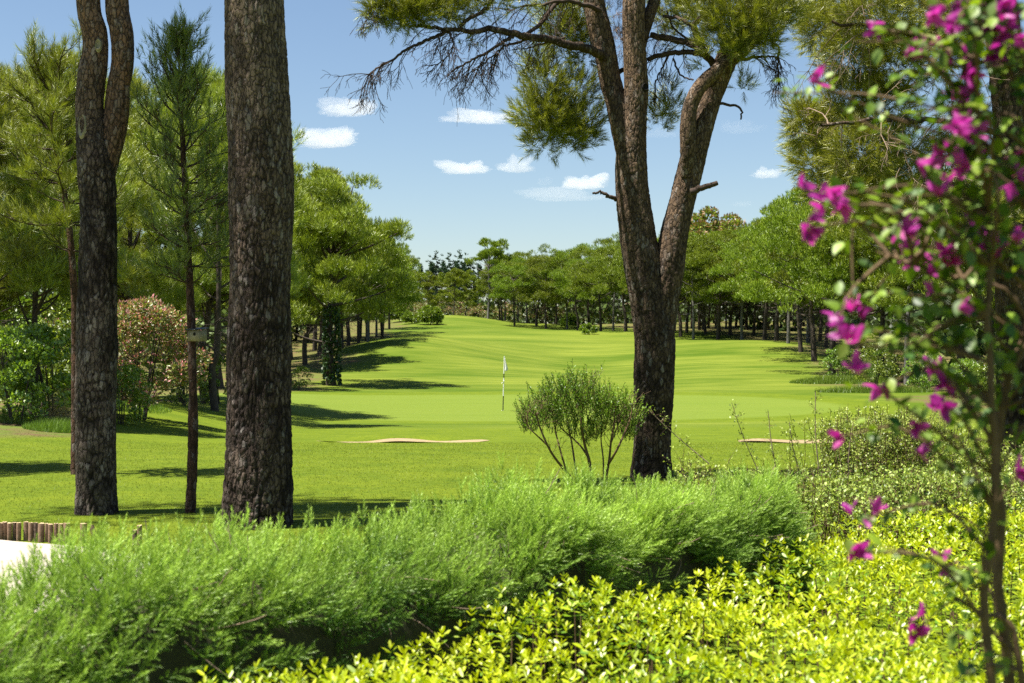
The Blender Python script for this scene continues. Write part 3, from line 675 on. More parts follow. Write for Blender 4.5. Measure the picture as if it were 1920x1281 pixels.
# thick dark pine
d = 12.0
big = thing('pine', 'thick dark rough-barked pine trunk standing right behind the juniper hedge', 'tree', (px(483, 985, d)[0], d, 0.05))
P = pxpath([(480, 1010), (482, 960), (484, 780), (487, 560), (490, 400), (487, 250), (480, 100), (474, -60)], d)
R = np.array([138, 132, 122, 118, 122, 120, 114, 110]); V, F, at = bark_tube(P, [pr(w, d) for w in R], 200, 460, (0.032, 0.105), 0.013, 11, -0.6, 1.05, flare=0.02, fis=0.26, msk0=0.85)
mk('trunk', local(big, V), F, M['bark_big'], big, at, True)
def upper(par, pts, wid, d, mat, nm='upper_trunk'):
    V, F, at = bark_tube(pxpath(pts, d), [pr(w, d) for w in wid], 36, 110, (0.06, 0.15), 0.01, 12, 1.0, 1.0); mk(nm, local(par, V), F, M[mat], par, at, True)
upper(big, [(474.5, -40), (470, -330), (462, -700), (455, -1100)], [109, 102, 88, 60], d, 'bark_big')
# forked pine on the left
d = 12.85
frk = thing('pine', 'forked pine with two stems and grey plated bark on the left lawn', 'tree', (px(180, 962, d)[0], d, 0.05))
P = pxpath([(179, 985), (180, 955), (180, 800), (181, 680), (183, 520), (184, 400), (180, 310), (173, 255), (168, 210), (170, 165), (174, 130), (179, 95), (177, 60), (167, 20), (163, -50)], d)
wid = [74, 75, 72, 77, 72, 66, 74, 62, 52, 51, 52, 46, 46, 43, 44]
upper(frk, [(163, -40), (150, -300), (120, -700)], [43, 42, 26], d, 'bark_fork'); upper(frk, [(216, -70), (222, -300), (240, -700)], [41, 38, 24], d + 0.03, 'bark_fork', 'upper_stem')
V, F, at = bark_tube(P, [pr(w, d) for w in wid], 130, 430, (0.040, 0.10), 0.010, 21, -0.75, 1.35, fis=0.20, fade=1.5, msk0=1.1, flare=0.025, knots=[(3.0, 1.62, 0.11, 0.012), (3.3, 3.6, 0.09, 0.016), (4.6, 3.32, 0.1, 0.02)])
mk('trunk', local(frk, V), F, M['bark_fork'], frk, at, True)
P = pxpath([(192, 345), (203, 290), (213, 245), (219, 205), (222, 165), (229, 125), (230, 90), (227, 55), (220, 15), (216, -80)], d + 0.03)
V, F, at = bark_tube(P, [pr(w, d) for w in [40, 46, 48, 46, 42, 40, 41, 42, 43, 42]], 80, 200, (0.035, 0.08), 0.007, 22, 0.7, 1.3)
mk('stem', local(frk, V), F, M['bark_fork'], frk, at, True)
def knot(par, x, y, d, w, h, mat='cut', tilt=0.0, name='branch_scar'):
    b = Bag(); c = px(x, y, d); th = np.arange(20) / 20 * 6.283; e = nrm(np.array([[tilt, -1, 0.15]]))[0]
    for r0, r1, o0, o1 in ((1.25, 0.9, -0.02, 0.012), (0.9, 0.55, 0.012, -0.004), (0.55, 0.0, -0.004, -0.012)):
        a = np.cross(e, [0, 0, 1]); a /= np.linalg.norm(a); bb = np.cross(a, e)
        f = lambda r, o: c + e * o + (np.cos(th)[:, None] * a * w / FPX * d / 2 + np.sin(th)[:, None] * bb * h / FPX * d / 2) * r
        VV = np.vstack([f(r0, o0), f(r1, o1)]); j = np.arange(20); k = (j + 1) % 20
        b.add(VV, np.stack([j, k, 20 + k, 20 + j], -1))
    o = b.ob(name, M[mat], par, True); o.data.transform(Matrix.Translation(-Vector(par.location)))
knot(frk, 154, 236, d - 0.125, 16, 46, 'wood_box', -0.45); knot(frk, 184, 84, d - 0.118, 11, 22, 'wood_box', 0.1); knot(frk, 157, 132, d - 0.085, 12, 18, 'twig', -0.8)

# right forked pine
d = 16.5
rf = thing('pine', 'large forked pine with leaning stems and hanging boughs behind the round shrub', 'tree', (px(1222, 892, d)[0], d, 0.03))
def rstem(nm, pts, wid, nu, nv, seed, h0, h1, cell=(0.034, 0.11), depth=0.011, flare=0, knots=()):
    V, F, at = bark_tube(pxpath(pts, d), [pr(w, d) for w in wid], nu, nv, cell, depth, seed, h0, h1, flare=flare, knots=knots)
    return mk(nm, local(rf, V), F, M['bark_right'], rf, at, True)
rstem('trunk', [(1220, 915), (1221, 880), (1224, 800), (1226, 720), (1228, 640), (1220, 575), (1206, 500), (1196, 440), (1188, 380), (1184, 320), (1184, 270), (1190, 215), (1193, 160), (1190, 100), (1188, 40), (1190, -30)],
      [80, 78, 70, 76, 80, 78, 72, 66, 62, 60, 56, 46, 46, 44, 42, 42], 110, 440, 31, -0.3, 1.2, flare=0.03)
upper(rf, [(1190, -20), (1192, -300), (1200, -600)], [41, 36, 22], d, 'bark_right')
rstem('stem', [(1243, 620), (1246, 560), (1254, 500), (1264, 440), (1281, 370), (1296, 310), (1312, 250), (1330, 190, 0.05), (1350, 140, 0.1), (1375, 85, 0.1), (1400, 40, 0.1), (1440, -60), (1500, -300)], [50, 56, 58, 54, 49, 48, 46, 44, 42, 40, 36, 32, 20], 84, 340, 32, 0.3, 1.1)
rstem('stem', [(1288, 330, -0.1), (1290, 280, -0.18), (1290, 235, -0.2), (1296, 195, -0.2), (1315, 160, -0.2), (1345, 132, -0.18), (1380, 105, -0.15), (1415, 70, -0.1), (1450, 20), (1500, -100)], [26, 30, 30, 28, 27, 27, 26, 24, 20, 12], 44, 150, 33, 0.6, 1.0, (0.04, 0.10), 0.008)
rstem('stem', [(1176, 290), (1168, 240, 0.02), (1156, 195, 0.05), (1144, 150, 0.1), (1134, 95, 0.1), (1122, 45, 0.1), (1112, -10, 0.1), (1095, -150), (1060, -500)], [40, 46, 42, 42, 44, 42, 38, 32, 18], 60, 200, 34, 0.45, 1.1)
rstem('stem', [(1200, 90, 0.06), (1210, 50, 0.1), (1224, 10, 0.15), (1240, -40, 0.2), (1280, -160, 0.3)], [22, 24, 22, 20, 14], 40, 90, 35, 0.5, 0.8, (0.04, 0.1), 0.008)
knot(rf, 1210, 163, d - 0.12, 14, 14, 'hole', 0.5, 'branch_scar')
def limb(par, pts, w0, w1, dd, name='limb', mat='bark_right', ns=9, n=None, wig=0.006):
    P = smooth_path(pxpath(pts, dd), n or max(10, len(pts) * 5)); rng = np.random.RandomState(int(abs(pts[0][0])) + len(pts))
    P[1:-1] += rng.normal(size=P[1:-1].shape) * wig
    V, F = tube(P, np.linspace(pr(w0, dd), pr(w1, dd), len(P)), ns)
    q = np.zeros(len(V)); mk(name, local(par, V), F, M[mat], par, dict(g=q + 0.8, c=q + 0.6, h=q + 0.1), True)
    return P
LM = []
mainl = limb(rf, [(1142, 112), (1128, 106), (1105, 92, -0.2), (1065, 84, -0.5), (1040, 76, -0.6), (1000, 71, -0.7), (965, 64, -0.8), (935, 57, -0.9), (915, 53, -0.9), (892, 60, -1.0), (868, 57, -1.0), (838, 55, -1.0), (815, 51, -1.0), (780, 50, -1.0)], 19, 5, d)
sub = [([(845, 56, -1), (815, 70, -1), (790, 80, -1.05), (760, 94, -1.1), (735, 112, -1.1), (705, 130, -1.1), (690, 148, -1.1)], 7, 2.5),
       ([(962, 66, -0.8), (945, 78, -0.9), (910, 100, -1), (880, 115, -1.1), (845, 134, -1.1)], 7, 3), ([(990, 74, -0.7), (950, 85, -0.7), (930, 100, -0.6), (905, 120, -0.6), (885, 137, -0.6)], 5, 2),
       ([(862, 50, -1), (885, 32, -1), (910, 18, -0.9), (925, -4, -0.9), (940, -30, -0.9)], 7, 6), ([(985, 66, -0.7), (1010, 48, -0.5), (1030, 22, -0.4), (1045, 5, -0.3), (1070, -6, -0.2), (1100, -10, -0.1)], 7, 9),
       ([(1125, 20, 0), (1095, 8, -0.2), (1060, 2, -0.4), (1020, 8, -0.5), (980, 12, -0.6)], 10, 4), ([(1060, 70, -0.5), (1000, 88, -0.6), (960, 94, -0.7)], 4, 1.5),
       ([(840, 56, -1), (850, 85, -1.1), (835, 110, -1.1), (803, 126, -1.1)], 4, 1.5), ([(780, 50, -1), (750, 12, -1.1), (730, -5, -1.1), (700, 12, -1.1), (690, 35, -1.1)], 4, 1.5)]
subs = [limb(rf, p, a, b, d, 'branch', 'twig', 6) for p, a, b in sub]
rl = [([(1345, 130, 0.1), (1325, 105, 0.0), (1310, 75, -0.1), (1302, 48, -0.1), (1330, 25, -0.2), (1360, 8, -0.3)], 15, 8), ([(1318, 98, 0), (1290, 80, 0.1), (1258, 74, 0.2), (1220, 66, 0.3)], 14, 12), ([(1325, 106, 0), (1295, 98, 0.1), (1255, 100, 0.2), (1215, 112, 0.2)], 11, 9),
      ([(1300, 50, -0.1), (1275, 36, 0), (1243, 31, 0.1)], 8, 6), ([(1212, 112, 0.2), (1180, 125, 0.3), (1150, 140, 0.3)], 10, 9), ([(1255, 102, 0.2), (1240, 130, 0.2), (1228, 160, 0.2), (1235, 190, 0.1)], 4, 2),
      ([(1390, 112, 0), (1430, 106, -0.1), (1460, 108, -0.1)], 7, 3), ([(1430, 70, 0), (1460, 90, -0.1), (1458, 125, -0.1), (1462, 160, -0.1)], 6, 2), ([(1340, 192, 0), (1385, 202, -0.1), (1389, 224, -0.1)], 6, 3),
      ([(1262, 110, 0.2), (1275, 140, 0.1), (1300, 150, 0)], 4, 3), ([(1330, 90, 0), (1270, 60, 0.2), (1250, 20, 0.2)], 5, 3)]
subs += [limb(rf, p, a, b, d, 'branch', 'twig', 7) for p, a, b in rl]
limb(rf, [(1296, 360, -0.22), (1318, 352, -0.28), (1345, 343, -0.3)], 13, 9, d, 'broken_stub', 'twig', 8)
limb(rf, [(1160, 375, 0), (1143, 370, -0.1), (1128, 362, -0.12), (1111, 363, -0.12)], 9, 4, d, 'broken_stub', 'twig', 6)
# dead hanging twigs on those branches
rng = np.random.RandomState(61); tw = Bag()
for Pb, nk, L in [(mainl, 34, 0.42), (subs[0], 20, 0.34), (subs[1], 16, 0.34), (subs[2], 18, 0.36), (subs[3], 10, 0.4), (subs[4], 5, 0.3), (subs[5], 14, 0.45), (subs[7], 10, 0.3), (subs[8], 8, 0.3), (subs[15], 10, 0.3), (subs[16], 12, 0.35), (subs[14], 4, 0.3), (subs[11], 10, 0.35), (subs[10], 10, 0.35)]:
    for q in range(nk):
        k = rng.randint(int(len(Pb) * 0.3), len(Pb)); t = nrm(Pb[k] - Pb[k - 1])
        dd = t * 0.6 + np.array([rng.normal() * 0.35, rng.normal() * 0.5, -0.55 + rng.normal() * 0.3])
        for pp, r_, lv in grow(rng, Pb[k], dd, L * rng.uniform(0.5, 1.2), 0.0065, 2, [], 0.5, 4, 0.3, 4, 0.5, 0.55, 0.75): tw.tube(pp, np.maximum(r_, 0.0022), 3)
o = tw.ob('dead_twigs', M['twig'], rf, kind='stuff'); o.data.transform(Matrix.Translation(-Vector(rf.location)))
# foliage of the right forked pine: (x, y, radius px, depth offset, shoots)
def foliage(par, spots, d, mat, m=26, nl=0.13, w=0.0042, sl=0.16, seed=1, up=0.55, out_dir=(0, 0, 0), name='foliage', low=-0.9, tb=0.0):
    rng = np.random.RandomState(seed); b = Bag()
    for (x, y, rp, off, n) in spots:
        c = px(x, y, d + off); r = rp / FPX * d
        N = unit(rng, n); N[:, 2] = np.where(N[:, 2] < low, -N[:, 2], N[:, 2])
        P = c + N * r * rng.uniform(0.2, 1.0, (n, 1)) ** 0.5
        D = nrm(N * 0.9 + [0, 0, up] + np.array(out_dir) + rng.normal(size=N.shape) * 0.3)
        needles(b, P - np.array(par.location), D, sl * rng.uniform(0.6, 1.3, n), m, nl, w, rng, (0.95, 0.30), tb)
    return b.ob(name, M[mat], par, kind='stuff')
sp = [(1010, 120, 22, 0.2, 26), (1022, 165, 42, 0.2, 80), (1000, 215, 34, 0.1, 70), (1040, 225, 50, 0.2, 110), (1080, 170, 40, 0.3, 60), (1085, 230, 45, 0.3, 80), (1020, 262, 34, 0.2, 60), (1065, 262, 36, 0.3, 50), (1100, 262, 22, 0.3, 20),
      (1040, 30, 40, 0.4, 60), (1060, 70, 40, 0.4, 70), (1090, 40, 40, 0.5, 60), (1095, 100, 30, 0.5, 40),
      (730, 15, 34, -1, 40), (760, 20, 30, -1, 36), (745, 40, 24, -1, 26), (830, 10, 30, -0.9, 40), (800, 8, 26, -0.9, 26), (815, 36, 22, -1, 16), (870, 0, 26, -0.8, 24), (925, -5, 30, -0.8, 24), (700, -10, 26, -1, 20), (868, 70, 14, -0.9, 8), (712, 30, 22, -1, 26), (775, 38, 20, -1, 24), (790, 20, 28, -1, 36), (850, 22, 26, -0.9, 34), (745, 5, 34, -1, 40), (895, 12, 24, -0.9, 24), (960, -4, 28, -0.7, 26),
      (1260, 20, 40, 0.7, 60), (1300, 5, 40, 0.7, 60), (1240, 225, 28, 0.4, 26), (1260, 205, 24, 0.4, 18), (1290, 60, 50, 0.8, 50), (1330, 110, 40, 0.7, 24), (1240, 170, 26, 0.5, 10),
      (1370, 30, 44, -0.3, 110), (1410, 60, 44, -0.3, 110), (1350, 70, 36, -0.3, 60), (1440, 30, 44, -0.3, 90), (1380, 85, 26, -0.4, 40), (1430, 90, 24, -0.3, 30), (1470, 10, 40, -0.2, 70), (1392, 160, 16, 0.2, 10), (1320, 20, 34, -0.1, 50),
      (1000, -60, 90, 0.3, 50), (1200, -80, 120, 0, 50), (1380, -80, 120, 0, 60), (850, -70, 70, -0.8, 30)]
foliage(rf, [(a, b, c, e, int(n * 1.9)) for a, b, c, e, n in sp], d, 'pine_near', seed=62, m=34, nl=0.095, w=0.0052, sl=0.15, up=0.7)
foliage(rf, [(1150, 40, 34, 0.2, 60), (1165, 85, 24, 0.2, 40), (1230, 60, 34, 0.3, 44), (1120, 200, 30, 0.3, 16), (1085, 215, 30, 0.4, 20)], d, 'dead', m=18, nl=0.10, seed=63, up=-0.3, name='dead_needles')

# young pines on the left with whorled branches
def young_pine(label, path, w0, d, whorl, seed, mat, bark, grp=None, dens=1.0, h=(0.1, 0.9), nl=0.075, cand=0.13, nw=0.005):
    rng = np.random.RandomState(seed); P0 = pxpath(path, d)
    o = thing('pine', label, 'tree', (P0[0][0], P0[0][1], 0.03), group=grp)
    nv = 200; V, F, at = bark_tube(P0, [pr(w0, d) * f for f in np.linspace(1, 0.22, len(path))], 26, nv, (0.032, 0.07), 0.007, seed, *h)
    mk('trunk', local(o, V), F, M[bark], o, at, True)
    Ps = smooth_path(P0, 400); b = Bag(); br = Bag()
    for (y, n, L, el) in whorl:            # row in the photo, branches, length in metres, rise
        zc = CH - (y - CY) / FPX * d; k = int(np.argmin(np.abs(Ps[:, 2] - zc))); a0 = rng.uniform(0, 6.28)
        for q in range(n):
            a = a0 + q * 6.283 / n + rng.normal() * 0.3; l = L * rng.uniform(0.7, 1.2)
            dirv = np.array([math.cos(a), math.sin(a), el])
            out = grow(rng, Ps[k], dirv, l, 0.011 * (l + 0.4), 1, [], -0.55, int(3 + 5 * l * dens), 0.25, 5, 0.4, 0.45, 0.75)
            for pp, r_, lv in out:
                br.tube(pp, np.maximum(r_, 0.0025), 4)
                m = max(2, int(np.linalg.norm(pp[-1] - pp[0]) / 0.075 * dens))
                for s in np.linspace(0.35, 1, m):
                    kk = min(int(s * 5), 4); base = pp[kk] + (pp[kk + 1] - pp[kk]) * (s * 5 - kk)
                    dv = nrm(nrm(pp[kk + 1] - pp[kk]) * 0.7 + np.array([0, 0, 0.75]) + rng.normal(size=3) * 0.3)
                    needles(b, base[None], dv[None], cand * rng.uniform(0.7, 1.3), 30, nl, nw, rng, (0.95, 0.28))
    top = Ps[-1]
    for q in range(9):
        a = rng.uniform(0, 6.28); dv = np.array([math.cos(a) * 0.28, math.sin(a) * 0.28, 1.0]) if q else np.array([0, 0, 1.0])
        needles(b, top[None], nrm(dv)[None], rng.uniform(0.12, 0.22), 46, 0.045, 0.005, rng, (0.6, 0.25))
    mv = Matrix.Translation(-Vector(o.location))
    c = b.ob('foliage', M[mat], o, kind='stuff'); c.data.transform(mv)
    c = br.ob('branches', M['twig'], o, kind='stuff'); c.data.transform(mv)
    return o
wh = [(y, 5, L, e) for y, L, e in [(108, 0.2, 2.4), (118, 0.28, 1.9), (140, 0.34, 1.6), (165, 0.38, 1.3), (195, 0.42, 1.0), (225, 0.46, 0.8), (255, 0.48, 0.6), (285, 0.5, 0.5), (315, 0.48, 0.35), (345, 0.5, 0.25), (375, 0.46, 0.15), (405, 0.46, 0.05), (435, 0.42, 0.0), (465, 0.4, 0.0), (500, 0.36, -0.1), (535, 0.3, 0.2)]]
bh_tree = young_pine('slim young pine with upright candles carrying the birdhouse', [(356, 975), (357, 955), (362, 830), (361, 700), (357, 560), (351, 430), (346, 330), (341, 240), (338, 170), (336, 106)], 23, 12.9, wh, 71, 'pine_young', 'bark_red', h=(0.0, 0.5), dens=0.72)
P = smooth_path(pxpath([(360, 605), (372, 590), (390, 572), (412, 570)], 12.9), 9)
wh2 = [(y, 5, L, e) for y, L, e in [(178, 0.35, 1.6), (165, 0.55, 1.1), (190, 0.65, 0.9), (220, 0.7, 0.6), (250, 0.75, 0.4), (280, 0.75, 0.3), (310, 0.7, 0.2), (345, 0.7, 0.0), (380, 0.7, -0.1), (420, 0.65, -0.1), (470, 0.6, -0.2)]]
young_pine('slender reddish pine leaning out from behind the forked trunk', [(143, 900), (142, 880), (142, 760), (141, 620), (139, 540), (130, 430), (118, 345), (104, 280), (96, 225), (92, 175)], 21, 16.9, wh2, 72, 'pine_near', 'bark_red', h=(0.35, 1.0), nl=0.11)

# big pine on the right, its boughs hanging over the view
d = 21.0
rp = thing('pine', 'big pine with hanging yellow-green boughs and dark trunk behind the bougainvillea', 'tree', (px(1905, 850, d)[0], d, -0.05))
V, F, at = bark_tube(pxpath([(1912, 900), (1910, 800), (1905, 600), (1900, 400), (1893, 200), (1880, 60), (1868, -60), (1850, -400), (1830, -800)], d), [pr(w, d) for w in [84, 80, 74, 70, 66, 60, 56, 46, 24]], 60, 220, (0.07, 0.15), 0.022, 41, -0.2, 0.9)
mk('trunk', local(rp, V), F, M['bark_right'], rp, at, True)
bo = []
for q, pts in enumerate([[(1890, 130), (1800, 90, -0.6), (1680, 60, -1.0), (1560, 40, -1.2)], [(1895, 260), (1790, 230, -0.8), (1660, 225, -1.2), (1540, 235, -1.4)], [(1895, 330), (1800, 300, 0.5), (1700, 290, 1.0), (1600, 310, 1.2)], [(1880, 60), (1790, -20, 0.6), (1700, -60, 1.0)], [(1900, 380), (1820, 350, -0.8), (1730, 345, -1.4)]]):
    bo.append(limb(rp, pts, 13, 5, d, 'bough', 'bark_right', 8, wig=0.02))
rng = np.random.RandomState(43); tw = Bag()
for Pb in bo:
    for q in range(16):
        k = rng.randint(4, len(Pb))
        for pp, r_, lv in grow(rng, Pb[k], [-0.5 + rng.normal() * 0.3, rng.normal() * 0.6, -0.2 + rng.normal() * 0.4], rng.uniform(0.5, 1.1), 0.012, 2, [], 0.3, 4, 0.3, 4, 0.5, 0.5, 0.8): tw.tube(pp, np.maximum(r_, 0.003), 3)
o = tw.ob('twigs', M['twig_pale'], rp, kind='stuff'); o.data.transform(Matrix.Translation(-Vector(rp.location)))
sp = []
rng = np.random.RandomState(44)
for x, y, r, n in [(1560, 20, 60, 150), (1640, 40, 70, 170), (1720, 20, 70, 150), (1800, 30, 60, 90), (1600, 110, 60, 130), (1540, 60, 40, 80), (1680, 120, 60, 130), (1750, 110, 50, 60), (1590, 190, 50, 90), (1650, 210, 60, 130), (1570, 250, 50, 110), (1520, 245, 38, 90), (1505, 215, 22, 34), (1620, 290, 60, 130), (1700, 270, 50, 70), (1530, 300, 45, 90), (1560, 340, 50, 90), (1640, 350, 60, 120), (1700, 340, 60, 90), (1590, 390, 45, 70), (1660, 400, 50, 80), (1730, 390, 50, 70), (1780, 300, 40, 40), (1800, 200, 40, 30), (1850, 420, 60, 60), (1790, 420, 50, 60), (1500, -20, 50, 80), (1600, -60, 90, 90), (1760, -60, 90, 90)]:
    sp.append((x, y, r * 0.95, rng.uniform(-1.2, 0.8), int(n * 2.7)))
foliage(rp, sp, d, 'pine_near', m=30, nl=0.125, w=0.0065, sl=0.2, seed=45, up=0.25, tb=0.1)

# unseen crowns of the thick and the forked pine, placed to shade their trunks
rng = np.random.RandomState(46)
def high_crown(par, c, rx, n, seed):
    rng = np.random.RandomState(seed); cl = [(c[0] + rng.normal() * rx * 0.5, c[1] + rng.normal() * rx * 0.5, c[2] + abs(rng.normal()) * 0.8, rng.uniform(0.5, 0.9)) for q in range(n)]
    P, D = crown_shoots(rng, cl, 44, 0.7); b = Bag(); needles(b, P - np.array(par.location), D, 0.22, 10, 0.2, 0.02, rng)
    b.ob('crown', M['pine_near'], par, kind='stuff')
    br = Bag()
    for q in cl[:14]:
        p1 = np.array(q[:3]); p0 = np.array([par.location[0], par.location[1], p1[2] - 0.6]); br.tube(smooth_path([p0, (p0 + p1) / 2 + [0, 0, 0.3], p1], 8) - np.array(par.location), np.linspace(0.09, 0.03, 8), 6)
    br.ob('limbs', M['bark_far'], par, kind='stuff')
high_crown(big, (px(483, 0, 12)[0] - 2.8, 11.4, 8.6), 0.7, 10, 47)
high_crown(frk, (px(180, 0, 12.85)[0] - 2.8, 12.2, 8.6), 0.7, 9, 48)

# birdhouse on the young pine
bx = thing('birdhouse', 'small weathered wooden birdhouse fixed to the slim young pine', 'birdhouse', px(371, 640, 12.82))
def boxV(x0, x1, y0, y1, z0, z1):
    V = np.array([[x, y, z] for x in (x0, x1) for y in (y0, y1) for z in (z0, z1)])
    return V, np.array([[0, 1, 3, 2], [4, 6, 7, 5], [0, 4, 5, 1], [2, 3, 7, 6], [0, 2, 6, 4], [1, 5, 7, 3]])
def part(nm, dims, mat, par, rot=0):
    V, F = boxV(*dims); o = mk(nm, V, F, M[mat], par); o.rotation_euler = (0, 0, rot); return o
RZ = -0.5
part('side_wall', (-0.062, -0.052, -0.06, 0.05, 0, 0.100), 'wood_box', bx, RZ); part('side_wall', (0.052, 0.062, -0.06, 0.05, 0, 0.100), 'wood_box', bx, RZ)
fw = part('front_wall', (-0.052, 0.052, -0.058, -0.048, 0.004, 0.099), 'wood_box', bx, RZ); part('back_wall', (-0.052, 0.052, 0.04, 0.05, 0.004, 0.099), 'wood_box', bx, RZ)
part('floor', (-0.052, 0.052, -0.048, 0.04, 0.0, 0.008), 'wood_box', bx, RZ)
V, F = boxV(-0.08, 0.08, -0.085, 0.062, 0.1, 0.108); V[:, 2] += (V[:, 1] + 0.085) * 0.10; o = mk('roof', V, F, M['pole_d'], bx); o.rotation_euler = (0, 0, RZ)
th = np.arange(16) / 16 * 6.283; V = np.vstack([[[0.012, -0.0605, 0.065]], np.column_stack([0.012 + 0.016 * np.cos(th), np.full(16, -0.0605), 0.065 + 0.016 * np.sin(th)])])
o = mk('entrance_hole', V, np.array([[0, 1 + q, 1 + (q + 1) % 16] for q in range(16)]), M['hole'], fw)

# ------------------------------------------------------------------ flagstick on the green
d = 57.0; X = (943 - CX) / FPX * d; fz = float(zg(X, d))
fl = thing('golf_flag', 'white flag on a banded flagstick standing in the putting green', 'flag', (X, d, fz))
H = CH - (668 - CY) / FPX * d - fz
zs = [-0.05, 0.27, 0.42, 0.53, 0.60, 0.68, 1.0]; ms = ['pole_d', 'pole_w', 'pole_w', 'pole_w', 'pole_d', 'pole_w']
tilt = lambda z: np.array([0.06 * z / H, 0, z])
for q in range(6):
    V, F = tube(np.array([tilt(zs[q] * H), tilt(zs[q + 1] * H)]), 0.021, 10); mk('pole', V, F, M[ms[q]], fl, smooth=True)
def cloth(name, top, bot, w, seed, side=1):
    nu, nv = 8, 16; V = []
    for b_ in range(nv + 1):
        v = b_ / nv; z = top + (bot - top) * v; ww = w * (0.12 + 0.88 * min(1, v * 1.35)) * (1.0 if v < 0.85 else 1.1 - v * 0.25)
        for a in range(nu + 1):
            u = a / nu; V.append([0.02 + 0.06 * z / H + side * u * ww, 0.10 * math.sin(u * 7 + seed + v * 2) * u, z - 0.16 * u * (1 - v)])
    F = [[b_ * (nu + 1) + a, b_ * (nu + 1) + a + 1, (b_ + 1) * (nu + 1) + a + 1, (b_ + 1) * (nu + 1) + a] for b_ in range(nv) for a in range(nu)]
    o = mk(name, np.array(V), np.array(F), M['white'], fl, smooth=True); md = o.modifiers.new('thickness', 'SOLIDIFY'); md.thickness = 0.006
cloth('flag', H - 0.02, H - 0.60, 0.13, 0.3); cloth('position_flag', H * 0.585, H * 0.505, 0.12, 1.0, -1)
th = np.arange(20) / 20 * 6.283; cupx = np.column_stack([0.065 * np.cos(th), 0.065 * np.sin(th), np.full(20, 0.012)]); V = np.vstack([cupx, cupx * [0.8, 0.8, 1]])
mk('cup_rim', V, np.array([[q, (q + 1) % 20, 20 + (q + 1) % 20, 20 + q] for q in range(20)]), M['pole_w'], fl)

# ------------------------------------------------------------------ log edging
rng = np.random.RandomState(81)
posts = [(1, 978, 1012, 10, 0), (9, 978, 1013, 9, 0), (18, 980, 1014, 9, 0), (27, 979, 1013, 8, 1), (35, 980, 1014, 9, 0), (49, 981, 1016, 9, 0), (58, 982, 1017, 9, 0), (67, 983, 1018, 8, 1), (77, 984, 1019, 12, 0), (87, 983, 1018, 7, 0), (95, 983, 1018, 10, 0), (105, 983, 1019, 8, 0), (114, 983, 1020, 8, 0), (123, 983, 1021, 11, 0), (156, 983, 1022, 12, 0), (184, 988, 1026, 10, 0), (253, 988, 1016, 9, 1), (262, 987, 1024, 9, 0)]
pl = ['cut by the left picture edge'] + ['%s from the left' % ORD[q] for q in range(1, 14)]
for q, (x, yt, yb, w, dark) in enumerate(posts):
    d = 11.05 - 0.02 * max(0, q - 5) + (0.02 if q % 2 else 0); X = (x - CX) / FPX * d; h = (yb - yt) / FPX * d; r = pr(w, d) * 0.98
    lab = ('upright log in the edging row of the sand path, ' + pl[q]) if q < 14 else ['single upright log standing alone right of the edging row', 'pale log leaning over right of the single upright log', 'dark split log, left one of the pair at the hedge', 'upright log half hidden by the hedge tips'][q - 14]
    gz = float(zg(X, d)); o = thing('edging_log', lab, 'log', (X, d, gz), group='logs edging the sand path')
    n = 14; hh = np.linspace(-0.06, h, 7); th = np.arange(n) / n * 6.283
    rad = r * (1 + 0.05 * rng.normal(size=(7, n)) * [[0.6]] + 0.05 * rng.normal(size=(1, n)))
    V = np.stack([rad * np.cos(th), rad * np.sin(th), np.repeat(hh[:, None], n, 1)], -1); V[-1, :, 2] += rng.normal(size=n) * 0.0015; V = V.reshape(-1, 3)
    F = np.array([[a * n + c, a * n + (c + 1) % n, (a + 1) * n + (c + 1) % n, (a + 1) * n + c] for a in range(6) for c in range(n)])
    mk('log_body', V, F, M['logdark' if dark else 'log'], o, smooth=True)
    cap = V[-n:]; cc = cap.mean(0) + [0, 0, 0.002]; mk('cut_top', np.vstack([cap * [0.97, 0.97, 1] + [0, 0, 0.001], [cc]]), np.array([[c, (c + 1) % n, n] for c in range(n)]), M['cut'], o)
    o.rotation_euler = (0, -0.35 if q == 15 else rng.normal() * 0.03, rng.uniform(0, 6)) if q != 15 else (0, -0.38, 0)

# ------------------------------------------------------------------ upright shrub in front of the forked pine
d = 15.4
ts = thing('shrub', 'vase-shaped green shrub on several bare stems left of the forked pine', 'shrub', (px(1105, 905, d)[0], d, 0.04))
rng = np.random.RandomState(91); lf = Bag(); st = Bag()
stems = [([(1082, 908), (1062, 885), (1040, 858, -0.1), (1025, 832, -0.2), (1012, 800, -0.2), (1003, 770, -0.25)], 6), ([(1062, 882), (1052, 850), (1042, 810, 0.1), (1036, 775, 0.1)], 4), ([(1084, 905), (1078, 870), (1072, 830, 0.15), (1064, 790, 0.2), (1060, 750, 0.2)], 4.5),
         ([(1112, 908), (1105, 865), (1098, 840), (1090, 800, -0.1), (1092, 760, -0.1), (1094, 735, -0.1)], 7), ([(1104, 860), (1090, 838, 0.1), (1072, 820, 0.2), (1050, 800, 0.2), (1040, 770, 0.2)], 4), ([(1132, 905), (1131, 860), (1127, 825, 0.1), (1128, 790, 0.1), (1120, 755, 0.1)], 3.5),
         ([(1134, 906), (1142, 865), (1146, 825, -0.1), (1152, 790, -0.1), (1150, 755, -0.1)], 5.5), ([(1140, 872), (1156, 845, -0.2), (1170, 815, -0.2), (1182, 785, -0.2), (1186, 760, -0.2)], 5), ([(1026, 835), (1005, 815, -0.3), (990, 800, -0.3), (985, 785, -0.3)], 3), ([(1146, 830), (1158, 800, 0.2), (1170, 770, 0.2)], 3)]
TIPS = []
for pts, w in stems:
    P = smooth_path(pxpath(pts, d), 16); V, F = tube(P, np.linspace(pr(w, d), pr(w * 0.45, d), 16), 7); mk('stem', local(ts, V), F, M['stem'], ts, smooth=True); TIPS.append(P)
